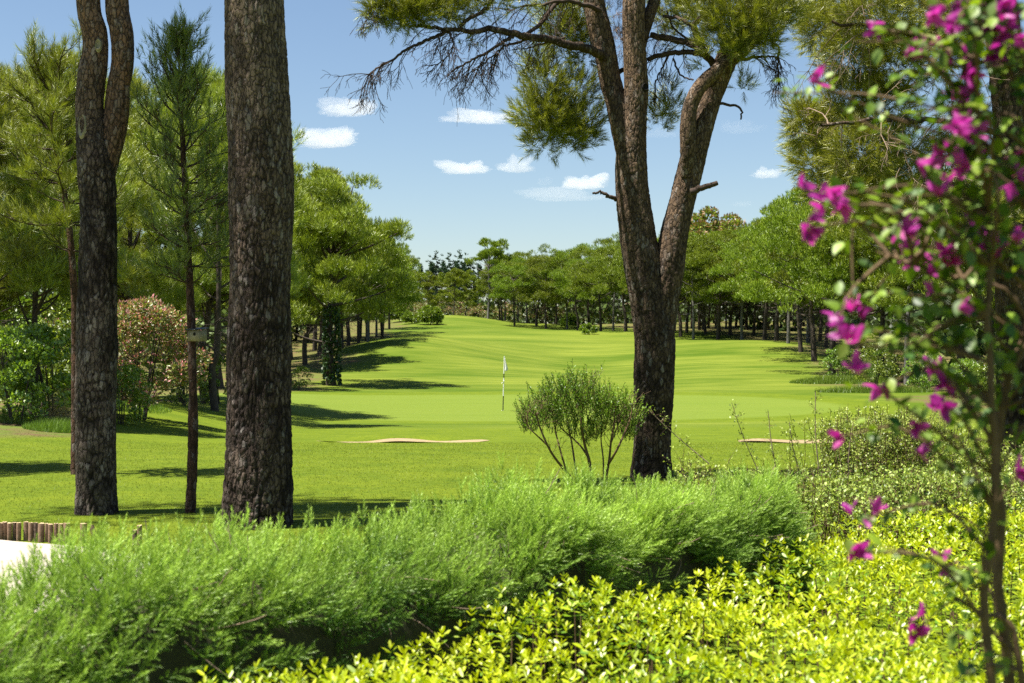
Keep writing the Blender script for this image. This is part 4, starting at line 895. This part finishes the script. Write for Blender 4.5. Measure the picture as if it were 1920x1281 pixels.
cl = [(1000, 790, 26), (1020, 770, 30), (1042, 750, 30), (1065, 745, 32), (1090, 740, 34), (1112, 752, 28), (1130, 765, 26), (1150, 768, 26), (1172, 778, 24), (1186, 800, 18), (990, 805, 16), (1030, 795, 24), (1060, 785, 26), (1095, 780, 26), (1125, 800, 22), (1160, 805, 22), (1085, 815, 18), (1180, 820, 12), (1110, 825, 14)]
leafV = np.array([[0, 0, 0], [0.16, 0.5, 0.04], [0, 1, 0], [-0.16, 0.5, 0.04]]); leafF = np.array([[0, 1, 2], [0, 2, 3]])
for (x, y, rp_) in cl:
    n = int(rp_ * 2.3); c = px(x, y, d); r = rp_ / FPX * d
    for q in range(n):
        off = unit(rng, 1)[0] * r * rng.uniform(0.1, 1) ** 0.5 * [1, 1.5, 1]
        p0 = c + off; dv = nrm(np.array([off[0] / r * 0.5 + rng.normal() * 0.2, off[1] / r * 0.4 + rng.normal() * 0.2, 0.9]))
        L = rng.uniform(0.10, 0.24) * (1.4 if rng.uniform() < 0.08 else 1)
        pp = np.array([p0, p0 + dv * L * 0.5, p0 + dv * L + [rng.normal() * 0.01, 0, 0]]); st.tube(pp, [0.0025, 0.002, 0.0012], 3)
        m = int(L / 0.0075); u = np.linspace(0.05, 1, m)[:, None]; base = p0 + dv * L * u
        dl = nrm(dv * 0.8 + rng.normal(size=(m, 3)) * 0.55); Xa, Ya, Za = frame_from(dl, rng)
        V, F = inst(leafV, leafF, base, Xa, Ya, Za, 0.026 * rng.uniform(0.7, 1.3, m))
        yel = 0.25 if x < 1110 else 0.65
        lf.add(V, F, r=np.repeat(rng.uniform(0, 1, m), 4), t=np.repeat(np.clip(u[:, 0] * 0.4 + yel * rng.uniform(0, 1), 0, 1), 4))
for P in TIPS:      # twigs filling the lower crown
    for q in range(9):
        k = rng.randint(6, 16)
        for pp, r_, lv in grow(rng, P[k], [rng.normal() * 0.5, rng.normal() * 0.5, 0.9], rng.uniform(0.12, 0.3), 0.004, 1, [], -0.1, 4, 0.3, 4): st.tube(pp, np.maximum(r_, 0.0014), 3)
mv = Matrix.Translation(-Vector(ts.location))
o = lf.ob('foliage', M['tea'], ts, kind='stuff'); o.data.transform(mv)
o = st.ob('twigs', M['stem'], ts, True, kind='stuff'); o.data.transform(mv)

# ------------------------------------------------------------------ juniper hedge
HF = np.array([(-3.4, 2.6), (-1.75, 3.9), (-0.90, 5.15), (0.06, 6.35), (0.74, 7.05), (1.30, 7.75), (1.72, 8.35)])
HB = np.array([(-3.7, 3.6), (-2.45, 4.7), (-1.50, 5.95), (-0.52, 7.05), (0.32, 7.95), (1.12, 8.6), (1.86, 8.95)])
def hedge_pt(s, w, up=0.0):
    """s along the hedge 0..1, w round the section 0 (front foot) .. 1 (back foot)"""
    a = np.column_stack([np.interp(s * 6, np.arange(7), HF[:, c]) for c in (0, 1)]); b = np.column_stack([np.interp(s * 6, np.arange(7), HB[:, c]) for c in (0, 1)])
    th = np.pi * (1 - w); cx_ = 0.5 + 0.5 * np.sign(np.cos(th)) * -np.abs(np.cos(th)) ** 0.6 * -1; cx_ = 1 - (0.5 + 0.5 * np.sign(np.cos(th)) * np.abs(np.cos(th)) ** 0.6)
    cx_ = 1 - cx_; cx_ = 0.5 - 0.5 * np.sign(np.cos(np.pi * w)) * np.abs(np.cos(np.pi * w)) ** 0.6
    endf = np.clip((1 - s) / 0.07, 0, 1) ** 0.5
    hz = np.interp(s, [0, 0.2, 0.32, 0.45, 0.6, 1], [0.62, 0.69, 0.70, 0.70, 0.67, 0.57]) * np.sin(np.pi * w) ** 0.55 * endf
    xy = a + (b - a) * cx_[:, None]
    bump = 0.06 * wav(np.column_stack([xy, hz]), 91, 4.2) + 0.045 * wav(np.column_stack([xy, hz]), 92, 11)
    return np.column_stack([xy, np.maximum(0.05 + hz + bump, 0.03)])
def hedge_n(s, w):
    e = 0.012; ds = hedge_pt(np.clip(s + e, 0, 1), w) - hedge_pt(np.clip(s - e, 0, 1), w); dw = hedge_pt(s, np.clip(w + e, 0.01, 0.99)) - hedge_pt(s, np.clip(w - e, 0.01, 0.99))
    return nrm(np.cross(dw, ds)) * -1
jh = thing('juniper_hedge', 'broad feathery green juniper hedge running across the foreground', 'hedge', (-0.5, 6.0, 0.05))
ns_, nw_ = 70, 26; S_, W_ = np.meshgrid(np.linspace(0, 0.995, ns_), np.linspace(0.01, 0.99, nw_), indexing='ij')
P = hedge_pt(S_.ravel(), W_.ravel()); Nn = hedge_n(S_.ravel(), W_.ravel())
sgn = np.sign((Nn[:, 2]).mean()); P = P - Nn * sgn * 0.12
i = np.arange(ns_ - 1)[:, None] * nw_; j = np.arange(nw_ - 1)[None]
mk('inner_twigs', local(jh, P), np.stack([i + j, i + j + 1, i + nw_ + j + 1, i + nw_ + j], -1).reshape(-1, 4), M['junicore'], jh, smooth=True)  # added dark core sheet that stops light leaking through the hedge
# a plume: axis with short flat branchlets on both sides
TV = []; TT = []
for q in range(7):
    u = q / 7; y = 0.06 + 0.90 * u; l = 0.30 * (1 - u) ** 0.5 + 0.10
    for sd in (-1, 1):
        tw_ = 1.1 * q + (0 if sd > 0 else 3.14); ax_ = np.array([math.cos(tw_) * 0.42, 0.9, math.sin(tw_) * 0.42])
        bx0 = np.array([0, y, 0.10 * u * u]); tip = bx0 + ax_ * l; per = np.array([-math.sin(tw_ + 0.6), 0.1, math.cos(tw_ + 0.6)]) * 0.026
        TV += [bx0 - per, bx0 + per, tip]; TT += [u * 0.7, u * 0.7, min(1, u * 0.75 + 0.35)]
TV = np.array(TV); TFc = np.arange(len(TV)).reshape(-1, 3); TT = np.array(TT)
rng = np.random.RandomState(95); nb = 3500; per_b = 12; n = nb * per_b
sb = rng.uniform(0.02, 0.995, nb); wb = np.where(rng.uniform(0, 1, nb) < 0.45, rng.uniform(0.02, 0.80, nb), rng.uniform(0.16, 0.72, nb)); Pb = hedge_pt(sb, wb); Nb = hedge_n(sb, wb) * sgn
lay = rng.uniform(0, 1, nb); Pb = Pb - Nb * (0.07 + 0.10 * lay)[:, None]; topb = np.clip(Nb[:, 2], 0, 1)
Db = nrm(Nb * 0.8 + [0.28, 0.0, 0.5] + rng.normal(size=Pb.shape) * 0.30); Lb = rng.uniform(0.11, 0.23, nb)
Sb = nrm(np.cross(Db, rng.normal(size=Db.shape)))                     # the flat side of each bough
ub = np.tile(np.linspace(0.15, 1, per_b), nb); side = np.tile(np.where(np.arange(per_b) % 2, 1.0, -1.0), nb); R_ = lambda a: np.repeat(a, per_b, 0)
P = R_(Pb) + R_(Db) * (R_(Lb) * ub)[:, None] + np.array([0, 0, 0.05]) * (ub ** 2 * R_(Lb) / 0.2)[:, None] * 0.3
D = nrm(R_(Db) * (0.55 + 0.6 * ub)[:, None] + R_(Sb) * (side * (1.05 - 0.8 * ub))[:, None] + rng.normal(size=P.shape) * 0.16); topness = R_(topb); lay = R_(lay)
clump = R_(wav(Pb, 96, 5.0))
Xa, Ya, Za = frame_from(D, rng); sc = R_(Lb) * (0.52 - 0.22 * ub) * rng.uniform(0.8, 1.2, n)
V, F = inst(TV, TFc, P, Xa, Ya, Za, sc)
tt = (np.tile(TT, n) * 0.45 + np.repeat(ub * 0.55, len(TV))) * np.repeat(0.32 + 0.68 * topness, len(TV)) + np.repeat(np.clip(0.14 * clump, -0.15, 0.25), len(TV)) + 0.08  # top sprays lighter, front ones darker: sun and shade painted into t
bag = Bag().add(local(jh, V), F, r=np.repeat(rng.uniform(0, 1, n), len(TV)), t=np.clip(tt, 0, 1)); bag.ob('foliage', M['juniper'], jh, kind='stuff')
tw = Bag(); rng = np.random.RandomState(98)
for q in range(150):
    s0 = rng.uniform(0.1, 0.97, 1); w0 = rng.uniform(0.12, 0.6, 1); p = hedge_pt(s0, w0)[0]; nn_ = hedge_n(s0, w0)[0] * sgn
    for pp, r_, lv in grow(rng, p - nn_ * 0.1, nn_ * 0.5 + [rng.normal() * 0.4, 0, rng.normal() * 0.6], rng.uniform(0.15, 0.3), 0.0035, 0, [], 0.1, 3): tw.tube(local(jh, pp), np.maximum(r_, 0.0016), 4)
tw.ob('bare_twigs', M['twig_pale'], jh, kind='stuff')

# ------------------------------------------------------------------ lime-leaved ground cover
lm = thing('lime_hedge', 'low mass of glossy lime-yellow leaves filling the lower right foreground', 'hedge', (1.5, 6.0, 0.05))
rng = np.random.RandomState(101); n = 10500
PX = rng.uniform(-1.6, 4.3, n); PY = 3.7 + 6.3 * rng.uniform(0, 1, n) ** 1.15
lim = np.interp(PX, [-1.75, -0.90, 0.06, 0.74, 1.30, 1.72, 2.1, 2.6, 4.5], [3.9, 5.12, 6.35, 7.05, 7.75, 8.4, 9.2, 9.7, 10.2])
ok = PY < lim - 0.02; PX, PY, lim = PX[ok], PY[ok], lim[ok]; n = len(PX)
xy = np.column_stack([PX, PY]); edge = np.clip((lim - PY) / 0.16, 0, 1)
hz = 0.05 + (0.41 + 0.055 * wav(xy, 102, 3.4) + 0.035 * wav(xy, 103, 9)) * edge ** 0.4 - rng.uniform(0, 0.16, n) ** 1.0
P0 = np.column_stack([xy, hz])
lt = np.array([[0, 0, 0], [0.13, 0.25, 0.035], [0.20, 0.55, 0.05], [0.14, 0.82, 0.035], [0, 1.0, 0], [-0.14, 0.82, 0.035], [-0.20, 0.55, 0.05], [-0.13, 0.25, 0.035], [0, 0.3, 0.0], [0, 0.62, 0.02]])
ltF = np.array([[0, 1, 8], [1, 2, 8], [2, 9, 8], [2, 3, 9], [3, 4, 9], [0, 8, 7], [7, 8, 6], [6, 8, 9], [6, 9, 5], [5, 9, 4]])
k = 8; base = np.repeat(P0, k, 0); q = np.tile(np.arange(k), n); a = np.repeat(rng.uniform(0, 6.28, n), k) + q * 2.4
el = np.where(q < 3, 1.05, np.where(q < 6, 0.55, 0.1)) + rng.normal(size=n * k) * 0.18
D = np.column_stack([np.cos(a) * np.cos(el), np.sin(a) * np.cos(el), np.sin(el)])
base = base + np.column_stack([np.zeros(n * k), np.zeros(n * k), np.where(q < 3, 0.02, np.where(q < 6, 0.005, -0.02))])
Xa, Ya, Za = frame_from(D, rng, np.array([0, 0, 1.0])); sc = rng.uniform(0.028, 0.050, n * k) * np.repeat(rng.uniform(0.8, 1.15, n), k) * np.where(q < 3, 0.8, 1.0)
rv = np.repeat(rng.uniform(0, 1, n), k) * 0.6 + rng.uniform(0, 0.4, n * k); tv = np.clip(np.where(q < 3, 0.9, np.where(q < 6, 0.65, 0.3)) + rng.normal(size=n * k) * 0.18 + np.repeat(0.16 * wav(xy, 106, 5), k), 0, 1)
# the 300 leaves that show largest are single parts, the others one mass
big_i = np.argsort(np.where((base[:, 2] > 0.36) & (np.abs(base[:, 0] / base[:, 1]) < 0.36) & (base[:, 1] > 4.35), -sc / base[:, 1], 0))[:300]
sel = np.ones(n * k, bool); sel[big_i] = False
lq = np.array([[0, 0, 0], [0.17, 0.32, 0.04], [0.16, 0.75, 0.04], [0, 1, 0], [-0.16, 0.75, 0.04], [-0.17, 0.32, 0.04]])
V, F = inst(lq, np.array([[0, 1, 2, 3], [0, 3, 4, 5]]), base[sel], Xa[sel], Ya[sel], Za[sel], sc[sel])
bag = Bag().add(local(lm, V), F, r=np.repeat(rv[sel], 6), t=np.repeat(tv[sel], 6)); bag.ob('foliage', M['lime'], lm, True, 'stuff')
def leaf_meshes(name, T, TF_, mat, cnt, seed, tr=(0.4, 1.0)):
    r_ = np.random.RandomState(seed); out = []
    for q_ in range(cnt):
        V_ = T.copy(); V_[:, 2] += r_.uniform(-0.12, 0.06) * V_[:, 1] ** 2
        out.append(mesh(name, V_, TF_, M[mat], dict(r=np.full(len(T), r_.uniform(0.1, 0.9)), t=np.full(len(T), r_.uniform(*tr))), True))
    return out
def place(me, nm, par, p, X_, Y_, Z_, s):
    o = ob(nm, me, par)
    m4 = Matrix(((X_[0] * s, Y_[0] * s, Z_[0] * s, p[0] - par.location[0]), (X_[1] * s, Y_[1] * s, Z_[1] * s, p[1] - par.location[1]), (X_[2] * s, Y_[2] * s, Z_[2] * s, p[2] - par.location[2]), (0, 0, 0, 1)))
    o.matrix_local = m4; return o
LMS = leaf_meshes('leaf', lt, ltF, 'lime', 8, 104)
for c_, b_ in enumerate(big_i): place(LMS[c_ % 8], 'leaf', lm, base[b_], Xa[b_], Ya[b_], Za[b_], float(sc[b_]))
st = Bag(); rng = np.random.RandomState(105)
for q in rng.permutation(n)[:700]:
    p = P0[q]; st.tube(local(lm, np.array([[p[0] + rng.normal() * 0.03, p[1] + rng.normal() * 0.03, 0.03], p - [0, 0, 0.02]])), [0.004, 0.003], 4)
st.ob('stems', M['stem'], lm, kind='stuff')

# ------------------------------------------------------------------ small-leaved wild shrubs between the hedges and the lawn
sv_ = np.array([[0, 0, 0], [0.32, 0.5, 0.06], [0, 1, 0], [-0.32, 0.5, 0.06]]); sf_ = np.array([[0, 1, 2, 3]])
def wild(label, spots, d, seed, leaf=0.024, mat='wild', stemm='stem', step=0.016, base_y=None, name='wild_shrub', tall=()):
    """spots: (x, ytop, spread px, number of shoots)"""
    rng = np.random.RandomState(seed); x0 = np.mean([s[0] for s in spots]); X = (x0 - CX) / FPX * d
    o = thing(name, label, 'shrub', (X, d, float(zg(X, d)))); lf = Bag(); st = Bag()
    L0 = np.array(o.location)
    def shoot(p0, p1, r, dens=1.0, lsz=1.0):
        mid = (p0 + p1) / 2 + rng.normal(size=3) * 0.04 * np.linalg.norm(p1 - p0); P = smooth_path([p0, mid, p1], 6); st.tube((P - L0)[[0, 2, 5]], [r, r * 0.7, r * 0.4], 3)
        n = max(4, int(np.linalg.norm(p1 - p0) / step * dens)); u = rng.uniform(0.25, 1, n) ** 0.8 * 5; i_ = np.minimum(u.astype(int), 4)
        b = P[i_] + (P[i_ + 1] - P[i_]) * (u - i_)[:, None] + rng.normal(size=(n, 3)) * 0.012
        dl = nrm(nrm(p1 - p0) * 0.5 + rng.normal(size=(n, 3)) * 0.8 + [0, 0, 0.3]); Xa, Ya, Za = frame_from(dl, rng, np.array([0, 0, 1.0]))
        V, F = inst(sv_, sf_, b - L0, Xa, Ya, Za, leaf * lsz * rng.uniform(0.6, 1.25, n))
        lf.add(V, F, r=np.repeat(rng.uniform(0, 1, n), 4), t=np.repeat(np.clip(u / 5 * 0.6 + rng.normal(size=n) * 0.25 + 0.1, 0, 1), 4))
    for (x, yt, spx, n) in spots:
        for q in range(n):
            dd = d + rng.normal() * 0.35; ztop = CH - (yt + abs(rng.normal()) * 26 - CY) / FPX * d
            xt = (x + rng.normal() * spx * 0.5 - CX) / FPX * d; p1 = np.array([xt, dd, ztop]); zb_ = float(zg(xt, dd))
            p0 = np.array([xt - (xt - X) * 0.12 + rng.normal() * 0.08, dd + rng.normal() * 0.1, zb_ + 0.1 * (ztop - zb_)])
            shoot(p0, p1, 0.005)
            for c in range(4):
                f = rng.uniform(0.35, 0.9); pa = p0 + (p1 - p0) * f; shoot(pa, pa + nrm(rng.normal(size=3) * [1, 1, 0.4] + [0, 0, 0.6]) * rng.uniform(0.08, 0.24), 0.0025)
    for (xa, ya, xb, yb, w) in tall:
        P = smooth_path([px(xa, ya, d), px((xa + xb) / 2 - 3, (ya + yb) / 2, d), px(xb, yb, d)], 10); V, F = tube(P, np.linspace(pr(w * 0.7, d), pr(w * 0.35, d), 10), 6); mk('tall_shoot', V - L0, F, M['twig_pale'], o, smooth=True)
        for c in range(26):
            f = rng.uniform(0.25, 1.0); pa = P[int(f * 9)]; shoot(pa, pa + nrm(rng.normal(size=3) + [0, 0, 0.5]) * 0.07, 0.0015, 1.2, 0.9)
    lf.ob('foliage', M[mat], o, kind='stuff'); st.ob('twigs', M[stemm], o, kind='stuff')
    return o
wild('low tangled small-leaved shrub right of the hedge, behind the lime leaves', [(1560, 905, 60, 40), (1620, 890, 70, 46), (1690, 880, 70, 46), (1760, 885, 70, 46), (1830, 890, 70, 44), (1900, 880, 70, 44)], 10.4, 111, leaf=0.028)
wild('loose arching shrub with upright shoots at the base of the forked pine', [(1300, 850, 40, 16), (1350, 862, 50, 20), (1410, 872, 50, 20), (1470, 868, 50, 20), (1530, 862, 50, 20)], 10.8, 112, leaf=0.022,
     tall=[(1460, 900, 1440, 770, 3.5), (1500, 890, 1480, 790, 3.5), (1535, 880, 1529, 735, 4), (1590, 900, 1600, 790, 3.5), (1330, 870, 1215, 768, 3), (1420, 880, 1372, 755, 2.5)])
wild('rounded olive-green bush behind the bougainvillea beside the sand bunker', [(1560, 780, 40, 34), (1600, 765, 50, 40), (1650, 755, 60, 46), (1710, 760, 60, 46), (1770, 775, 60, 40), (1680, 800, 70, 40)], 14.0, 113, leaf=0.026)
wild('yellow-green bush low behind the bougainvillea stem', [(1790, 840, 50, 24), (1850, 830, 60, 26), (1900, 820, 60, 26)], 12.0, 114, leaf=0.03)
# bushes at the foot of the right wood
for q, (x, d, s, l) in enumerate([(1575, 84, 0.75, 'dark shrub at the foot of the thick dark trunk on the right'), (1640, 76, 0.9, 'shrub in the shade of the right wood'), (1735, 72, 0.8, 'round shrub in front of the right wood behind the bougainvillea'), (1810, 66, 0.7, 'shrub at the wood edge behind the bougainvillea stem'), (1880, 60, 0.9, 'shrub at the wood edge near the right picture edge'), (1690, 80, 0.9, 'shrub deep in the shade of the right wood')]):
    put_plant('shrub', SHR[q % 3], l, 'shrub', (x - CX) / FPX * d, d, s)

# ------------------------------------------------------------------ bougainvillea close to the camera
bg_ = thing('bougainvillea', 'blurred bougainvillea with magenta flowers close to the camera on the right', 'bush', (0.96, 2.75, 0.05))
rng = np.random.RandomState(121); BL = np.array(bg_.location)
def bstem(pts, w0, w1, d, nm='stem', mat='stem'):
    P = smooth_path(np.array([px(p[0], p[1], d + (p[2] if len(p) > 2 else 0)) for p in pts]), 22); P[1:-1] += rng.normal(size=(20, 3)) * 0.0015
    V, F = tube(P, np.linspace(pr(w0, d), pr(w1, d), 22), 8); mk(nm, V - BL, F, M[mat], bg_, smooth=True); return P
mains = [bstem([(1905, 2150), (1900, 1700), (1893, 1281), (1880, 1180), (1872, 1060), (1878, 960), (1868, 850), (1880, 750), (1905, 680), (1935, 600), (1950, 400), (1935, 200), (1900, 0), (1880, -150)], 26, 11, 2.8),
         bstem([(1890, 2150), (1880, 1700), (1862, 1281), (1848, 1180), (1850, 1080), (1862, 960), (1866, 860), (1860, 740), (1850, 600), (1860, 450), (1840, 300), (1830, 150), (1840, 0), (1850, -120)], 22, 9, 2.65),
         bstem([(1910, 2150), (1930, 1500), (1915, 1281), (1890, 1170, 0), (1840, 1150), (1790, 1120)], 20, 8, 2.7), bstem([(1930, 600), (1880, 540), (1800, 520), (1720, 500, -0.1), (1640, 470, -0.1)], 10, 5, 2.8)]
FL = [(1523, 152), (1648, 55), (1700, 100), (1765, 92), (1835, 78), (1800, 18), (1822, 40), (1880, 20), (1890, 45), (1820, 140), (1800, 168), (1806, 205), (1795, 238), (1830, 252), (1835, 290), (1808, 322), (1740, 305), (1762, 365), (1552, 358), (1546, 390), (1517, 428), (1690, 436), (1706, 468), (1708, 492), (1795, 458), (1822, 432), (1848, 437), (1776, 490), (1866, 462), (1897, 345), (1912, 380), (1900, 440), (1752, 545), (1800, 578), (1612, 586), (1570, 609), (1597, 639), (1608, 695), (1657, 722), (1750, 690), (1778, 718), (1752, 768), (1713, 800), (1720, 845), (1577, 818), (1620, 973), (1598, 1033), (1769, 1059), (1723, 1179), (1908, 885), (1840, 10), (1775, 40), (1855, 110), (1885, 300), (1775, 285), (1700, 440), (1562, 372), (1600, 580), (1768, 762), (1812, 222), (1815, 150), (1790, 185), (1808, 255), (1825, 310), (1845, 60), (1870, 70), (1860, 20), (1785, 15), (1905, 70), (1815, 110), (1850, 275), (1780, 340), (1690, 425), (1545, 372), (1900, 330)]
bv = []; bF = []
for q in range(3):           # three papery bracts round a cup
    a0 = q * 2.094; nu_ = 5
    for iy in range(5):
        v = iy / 4; wd = 0.52 * math.sin(math.pi * min(0.12 + v * 0.80, 1)) ** 0.8 + (0.02 if iy else 0)
        for ix in range(nu_):
            u = ix / 4 * 2 - 1; rad = 0.10 + 0.50 * v ** 1.1; z = 0.75 * v - 0.12 * u * u + 0.05 * math.sin(5 * u + q)
            a = a0 + u * wd * (0.9 - 0.3 * v) / max(rad, 0.2) * 0.75
            bv.append([rad * math.cos(a), z, rad * math.sin(a)])
    o_ = q * 25; bF += [[o_ + iy * 5 + ix, o_ + iy * 5 + ix + 1, o_ + (iy + 1) * 5 + ix + 1, o_ + (iy + 1) * 5 + ix] for iy in range(4) for ix in range(4)]
bv = np.array(bv); bF = np.array(bF); BM = []
for q in range(6):
    r_ = np.random.RandomState(130 + q); VV = bv * [1, r_.uniform(0.7, 1.05), 1] + 0.05 * wav(bv, 131 + q, 4.0)[:, None]
    BM.append(mesh('flower', VV, bF, M['bract'], dict(r=np.full(75, r_.uniform(0.2, 0.9)), t=np.clip(0.25 + 0.5 * bv[:, 1] + r_.uniform(-0.2, 0.2), 0, 1)), True))
blt = np.array([[0, 0, 0], [0.22, 0.18, 0.05], [0.33, 0.42, 0.08], [0.22, 0.72, 0.05], [0, 1.0, -0.06], [-0.22, 0.72, 0.05], [-0.33, 0.42, 0.08], [-0.22, 0.18, 0.05], [0, 0.3, 0.0], [0, 0.65, -0.01]])
LP = []; LD = []
def leafy(P, n, jit=0.012):
    for q in range(n):
        f = rng.uniform(0.1, 1) * (len(P) - 1); i_ = min(int(f), len(P) - 2); b = P[i_] + (P[i_ + 1] - P[i_]) * (f - i_)
        LP.append(b + rng.normal(size=3) * jit); LD.append(nrm(nrm(P[i_ + 1] - P[i_]) * 0.5 + rng.normal(size=3) * 0.8 + [0, 0, -0.15]))
for (x, y) in FL:
    d = rng.uniform(2.45, 3.0); p = px(x, y, d)
    src = mains[0] if rng.uniform() < 0.5 else mains[1]
    yo = CH - (y + rng.uniform(40, 200) - CY) / FPX * 2.75; k = int(np.argmin(np.abs(src[:, 2] - yo))); b = src[k]
    if 380 < y < 620 and x < 1800: b = mains[3][int(rng.uniform(8, 20))]
    mid = (b + p) / 2 + np.array([rng.normal() * 0.02, rng.normal() * 0.04, 0.05 + rng.normal() * 0.03])
    P = smooth_path([b, mid, p], 12); V, F = tube(P, np.linspace(0.0042, 0.0016, 12), 6); mk('branch', V - BL, F, M['stem'], bg_, smooth=True)
    leafy(P, int(4 + 26 * np.linalg.norm(p - b)))
    n_ = 1 + int(rng.uniform() < 0.6) + int(rng.uniform() < 0.25)
    for c in range(n_):
        D = nrm(np.array([rng.normal() * 0.7, -0.55 + rng.normal() * 0.5, 0.25 + rng.normal() * 0.6]))[None]; Xa, Ya, Za = frame_from(D, rng)
        o = place(BM[rng.randint(6)], 'flower', bg_, p + rng.normal(size=3) * 0.011 * c, Xa[0], Ya[0], Za[0], rng.uniform(0.029, 0.041))
for q in range(150):          # leafy side shoots without flowers
    y = rng.uniform(-20, 1260); dens = 1.0 if y < 820 else 0.22
    src = mains[rng.randint(3)] if y > 1000 else mains[rng.randint(2)]
    if rng.uniform() > dens: continue
    k = int(np.argmin(np.abs(src[:, 2] - (CH - (y - CY) / FPX * 2.75)))); L = abs(rng.normal()) * 0.14 + 0.05
    dv = nrm(np.array([-0.8 if rng.uniform() < 0.75 else 0.7, rng.normal() * 0.6, 0.35 + rng.normal() * 0.4])); b = src[k]; p = b + dv * L
    P = smooth_path([b, (b + p) / 2 + [0, 0, 0.02], p], 10); V, F = tube(P, np.linspace(0.0035, 0.0012, 10), 5); mk('branch', V - BL, F, M['stem'], bg_, smooth=True)
    leafy(P, int(5 + 38 * L))
LP = np.array(LP); LD = np.array(LD); n = len(LP)
Xa, Ya, Za = frame_from(LD, rng, np.array([-0.2, -0.3, 1.0])); sc = rng.uniform(0.018, 0.038, n)
vis = np.abs(LP[:, 0] / LP[:, 1]) < 0.362; order = np.argsort(np.where(vis, -sc, 0)); one = order[:300]; rest = order[300:]
BLM = leaf_meshes('leaf', blt, ltF, 'boug', 10, 141, (0.0, 1.0))
for c_, b_ in enumerate(one): place(BLM[c_ % 10], 'leaf', bg_, LP[b_], Xa[b_], Ya[b_], Za[b_], float(sc[b_]))
if len(rest):
    V, F = inst(blt, ltF, LP[rest] - BL, Xa[rest], Ya[rest], Za[rest], sc[rest])
    Bag().add(V, F, r=np.repeat(rng.uniform(0, 1, len(rest)), 10), t=np.repeat(rng.uniform(0, 1, len(rest)), 10)).ob('foliage', M['boug'], bg_, True, 'stuff')

# ------------------------------------------------------------------ grass
def blades(name, label_kind, X, Y, h, w, mat, rng, lean=0.5, cat=None, z=None):
    n = len(X); Z = (zg(X, Y) if z is None else z) - 0.004; b = np.column_stack([X, Y, Z]); a = rng.uniform(0, 6.28, n); s = np.column_stack([np.cos(a), np.sin(a), np.zeros(n)]) * w * 0.5
    hh = h * rng.uniform(0.55, 1.15, n); tip = b + np.column_stack([rng.normal(size=n) * lean * hh, rng.normal(size=n) * lean * hh, hh])
    V = np.stack([b - s, b + s, tip], 1).reshape(-1, 3)
    o = mk(name, V, np.arange(3 * n).reshape(-1, 3), M[mat], attr=dict(r=np.repeat(rng.uniform(0, 1, n), 3), t=np.tile([0.1, 0.1, 0.8], n)), kind='stuff')
    o['label'] = label_kind; o['category'] = cat or 'grass'; return o
rng = np.random.RandomState(151); n = 125000
Y = 9.6 + 17.5 * rng.uniform(0, 1, n) ** 1.25; X = rng.uniform(-0.40, 0.40, n) * Y
okk = (X > np.interp(Y, *XL) - 1) & (((X + 4.55) / 2.15) ** 2 + ((Y - 9.0) / 2.02) ** 2 > 1.0)
blades('mown_grass', 'short sunlit mown grass of the near lawn', X[okk], Y[okk], 0.020 * (1 + 0.02 * Y[okk]), 0.0045, 'grass', rng, 0.7)
def patch(cx, cy, rx, ry, n, h, w, mat, label, seed, lean=0.3, cat='grass', name='long_grass'):
    r_ = np.random.RandomState(seed); a = r_.uniform(0, 6.28, n); q = np.sqrt(r_.uniform(0, 1, n)); X = cx + rx * q * np.cos(a); Y = cy + ry * q * np.sin(a)
    blades(name, label, X, Y, h * np.clip(1.2 - q * q * 0.8, 0.2, 2), w, mat, r_, lean, cat)
patch((110 - CX) / FPX * 28.0, 28.3, 0.75, 1.0, 5200, 0.22, 0.010, 'longgrass', 'bright long grass at the lawn edge left of the forked trunk', 152)
patch((25 - CX) / FPX * 29, 29.4, 0.9, 0.8, 3000, 0.2, 0.010, 'longgrass', 'rough grass in front of the shrubs at the left picture edge', 156)
patch((100 - CX) / FPX * 29.6, 29.8, 0.38, 0.4, 650, 0.75, 0.007, 'drygrass', 'tuft of tall dry straw-coloured grass beside the slim dark trunk', 153, 0.22, name='dry_grass')
patch((1575 - CX) / FPX * 82, 80.5, 3.2, 1.7, 6500, 0.42, 0.03, 'longgrass', 'strip of unmown grass at the foot of the right wood', 154)
patch((240 - CX) / FPX * 40, 38, 1.6, 2.6, 4500, 0.2, 0.014, 'longgrass', 'rough grass in front of the pink flowering bush', 155)
patch((1650 - CX) / FPX * 70, 71, 3.0, 1.2, 3500, 0.4, 0.025, 'longgrass', 'unmown grass at the wood edge behind the bougainvillea', 157)
# pale dead branch at the slim dark trunk
rng = np.random.RandomState(158); b = Bag(); pd = px(70, 778, 28.6); pd[2] = float(zg(pd[0], 28.6))
for q in range(4):
    for pp, r_, lv in grow(rng, [0, 0, 0], [rng.normal() * 0.6 - 0.2, 0.1, 0.9], 0.32, 0.008, 1, [], 0.0, 4, 0.3, 4): b.tube(pp, np.maximum(r_, 0.004), 4)
o = b.ob('dead_branch', M['twig_pale'], None); o.location = pd; tag(o, 'small pale dead branch sticking up at the foot of the slim dark trunk', 'branch')
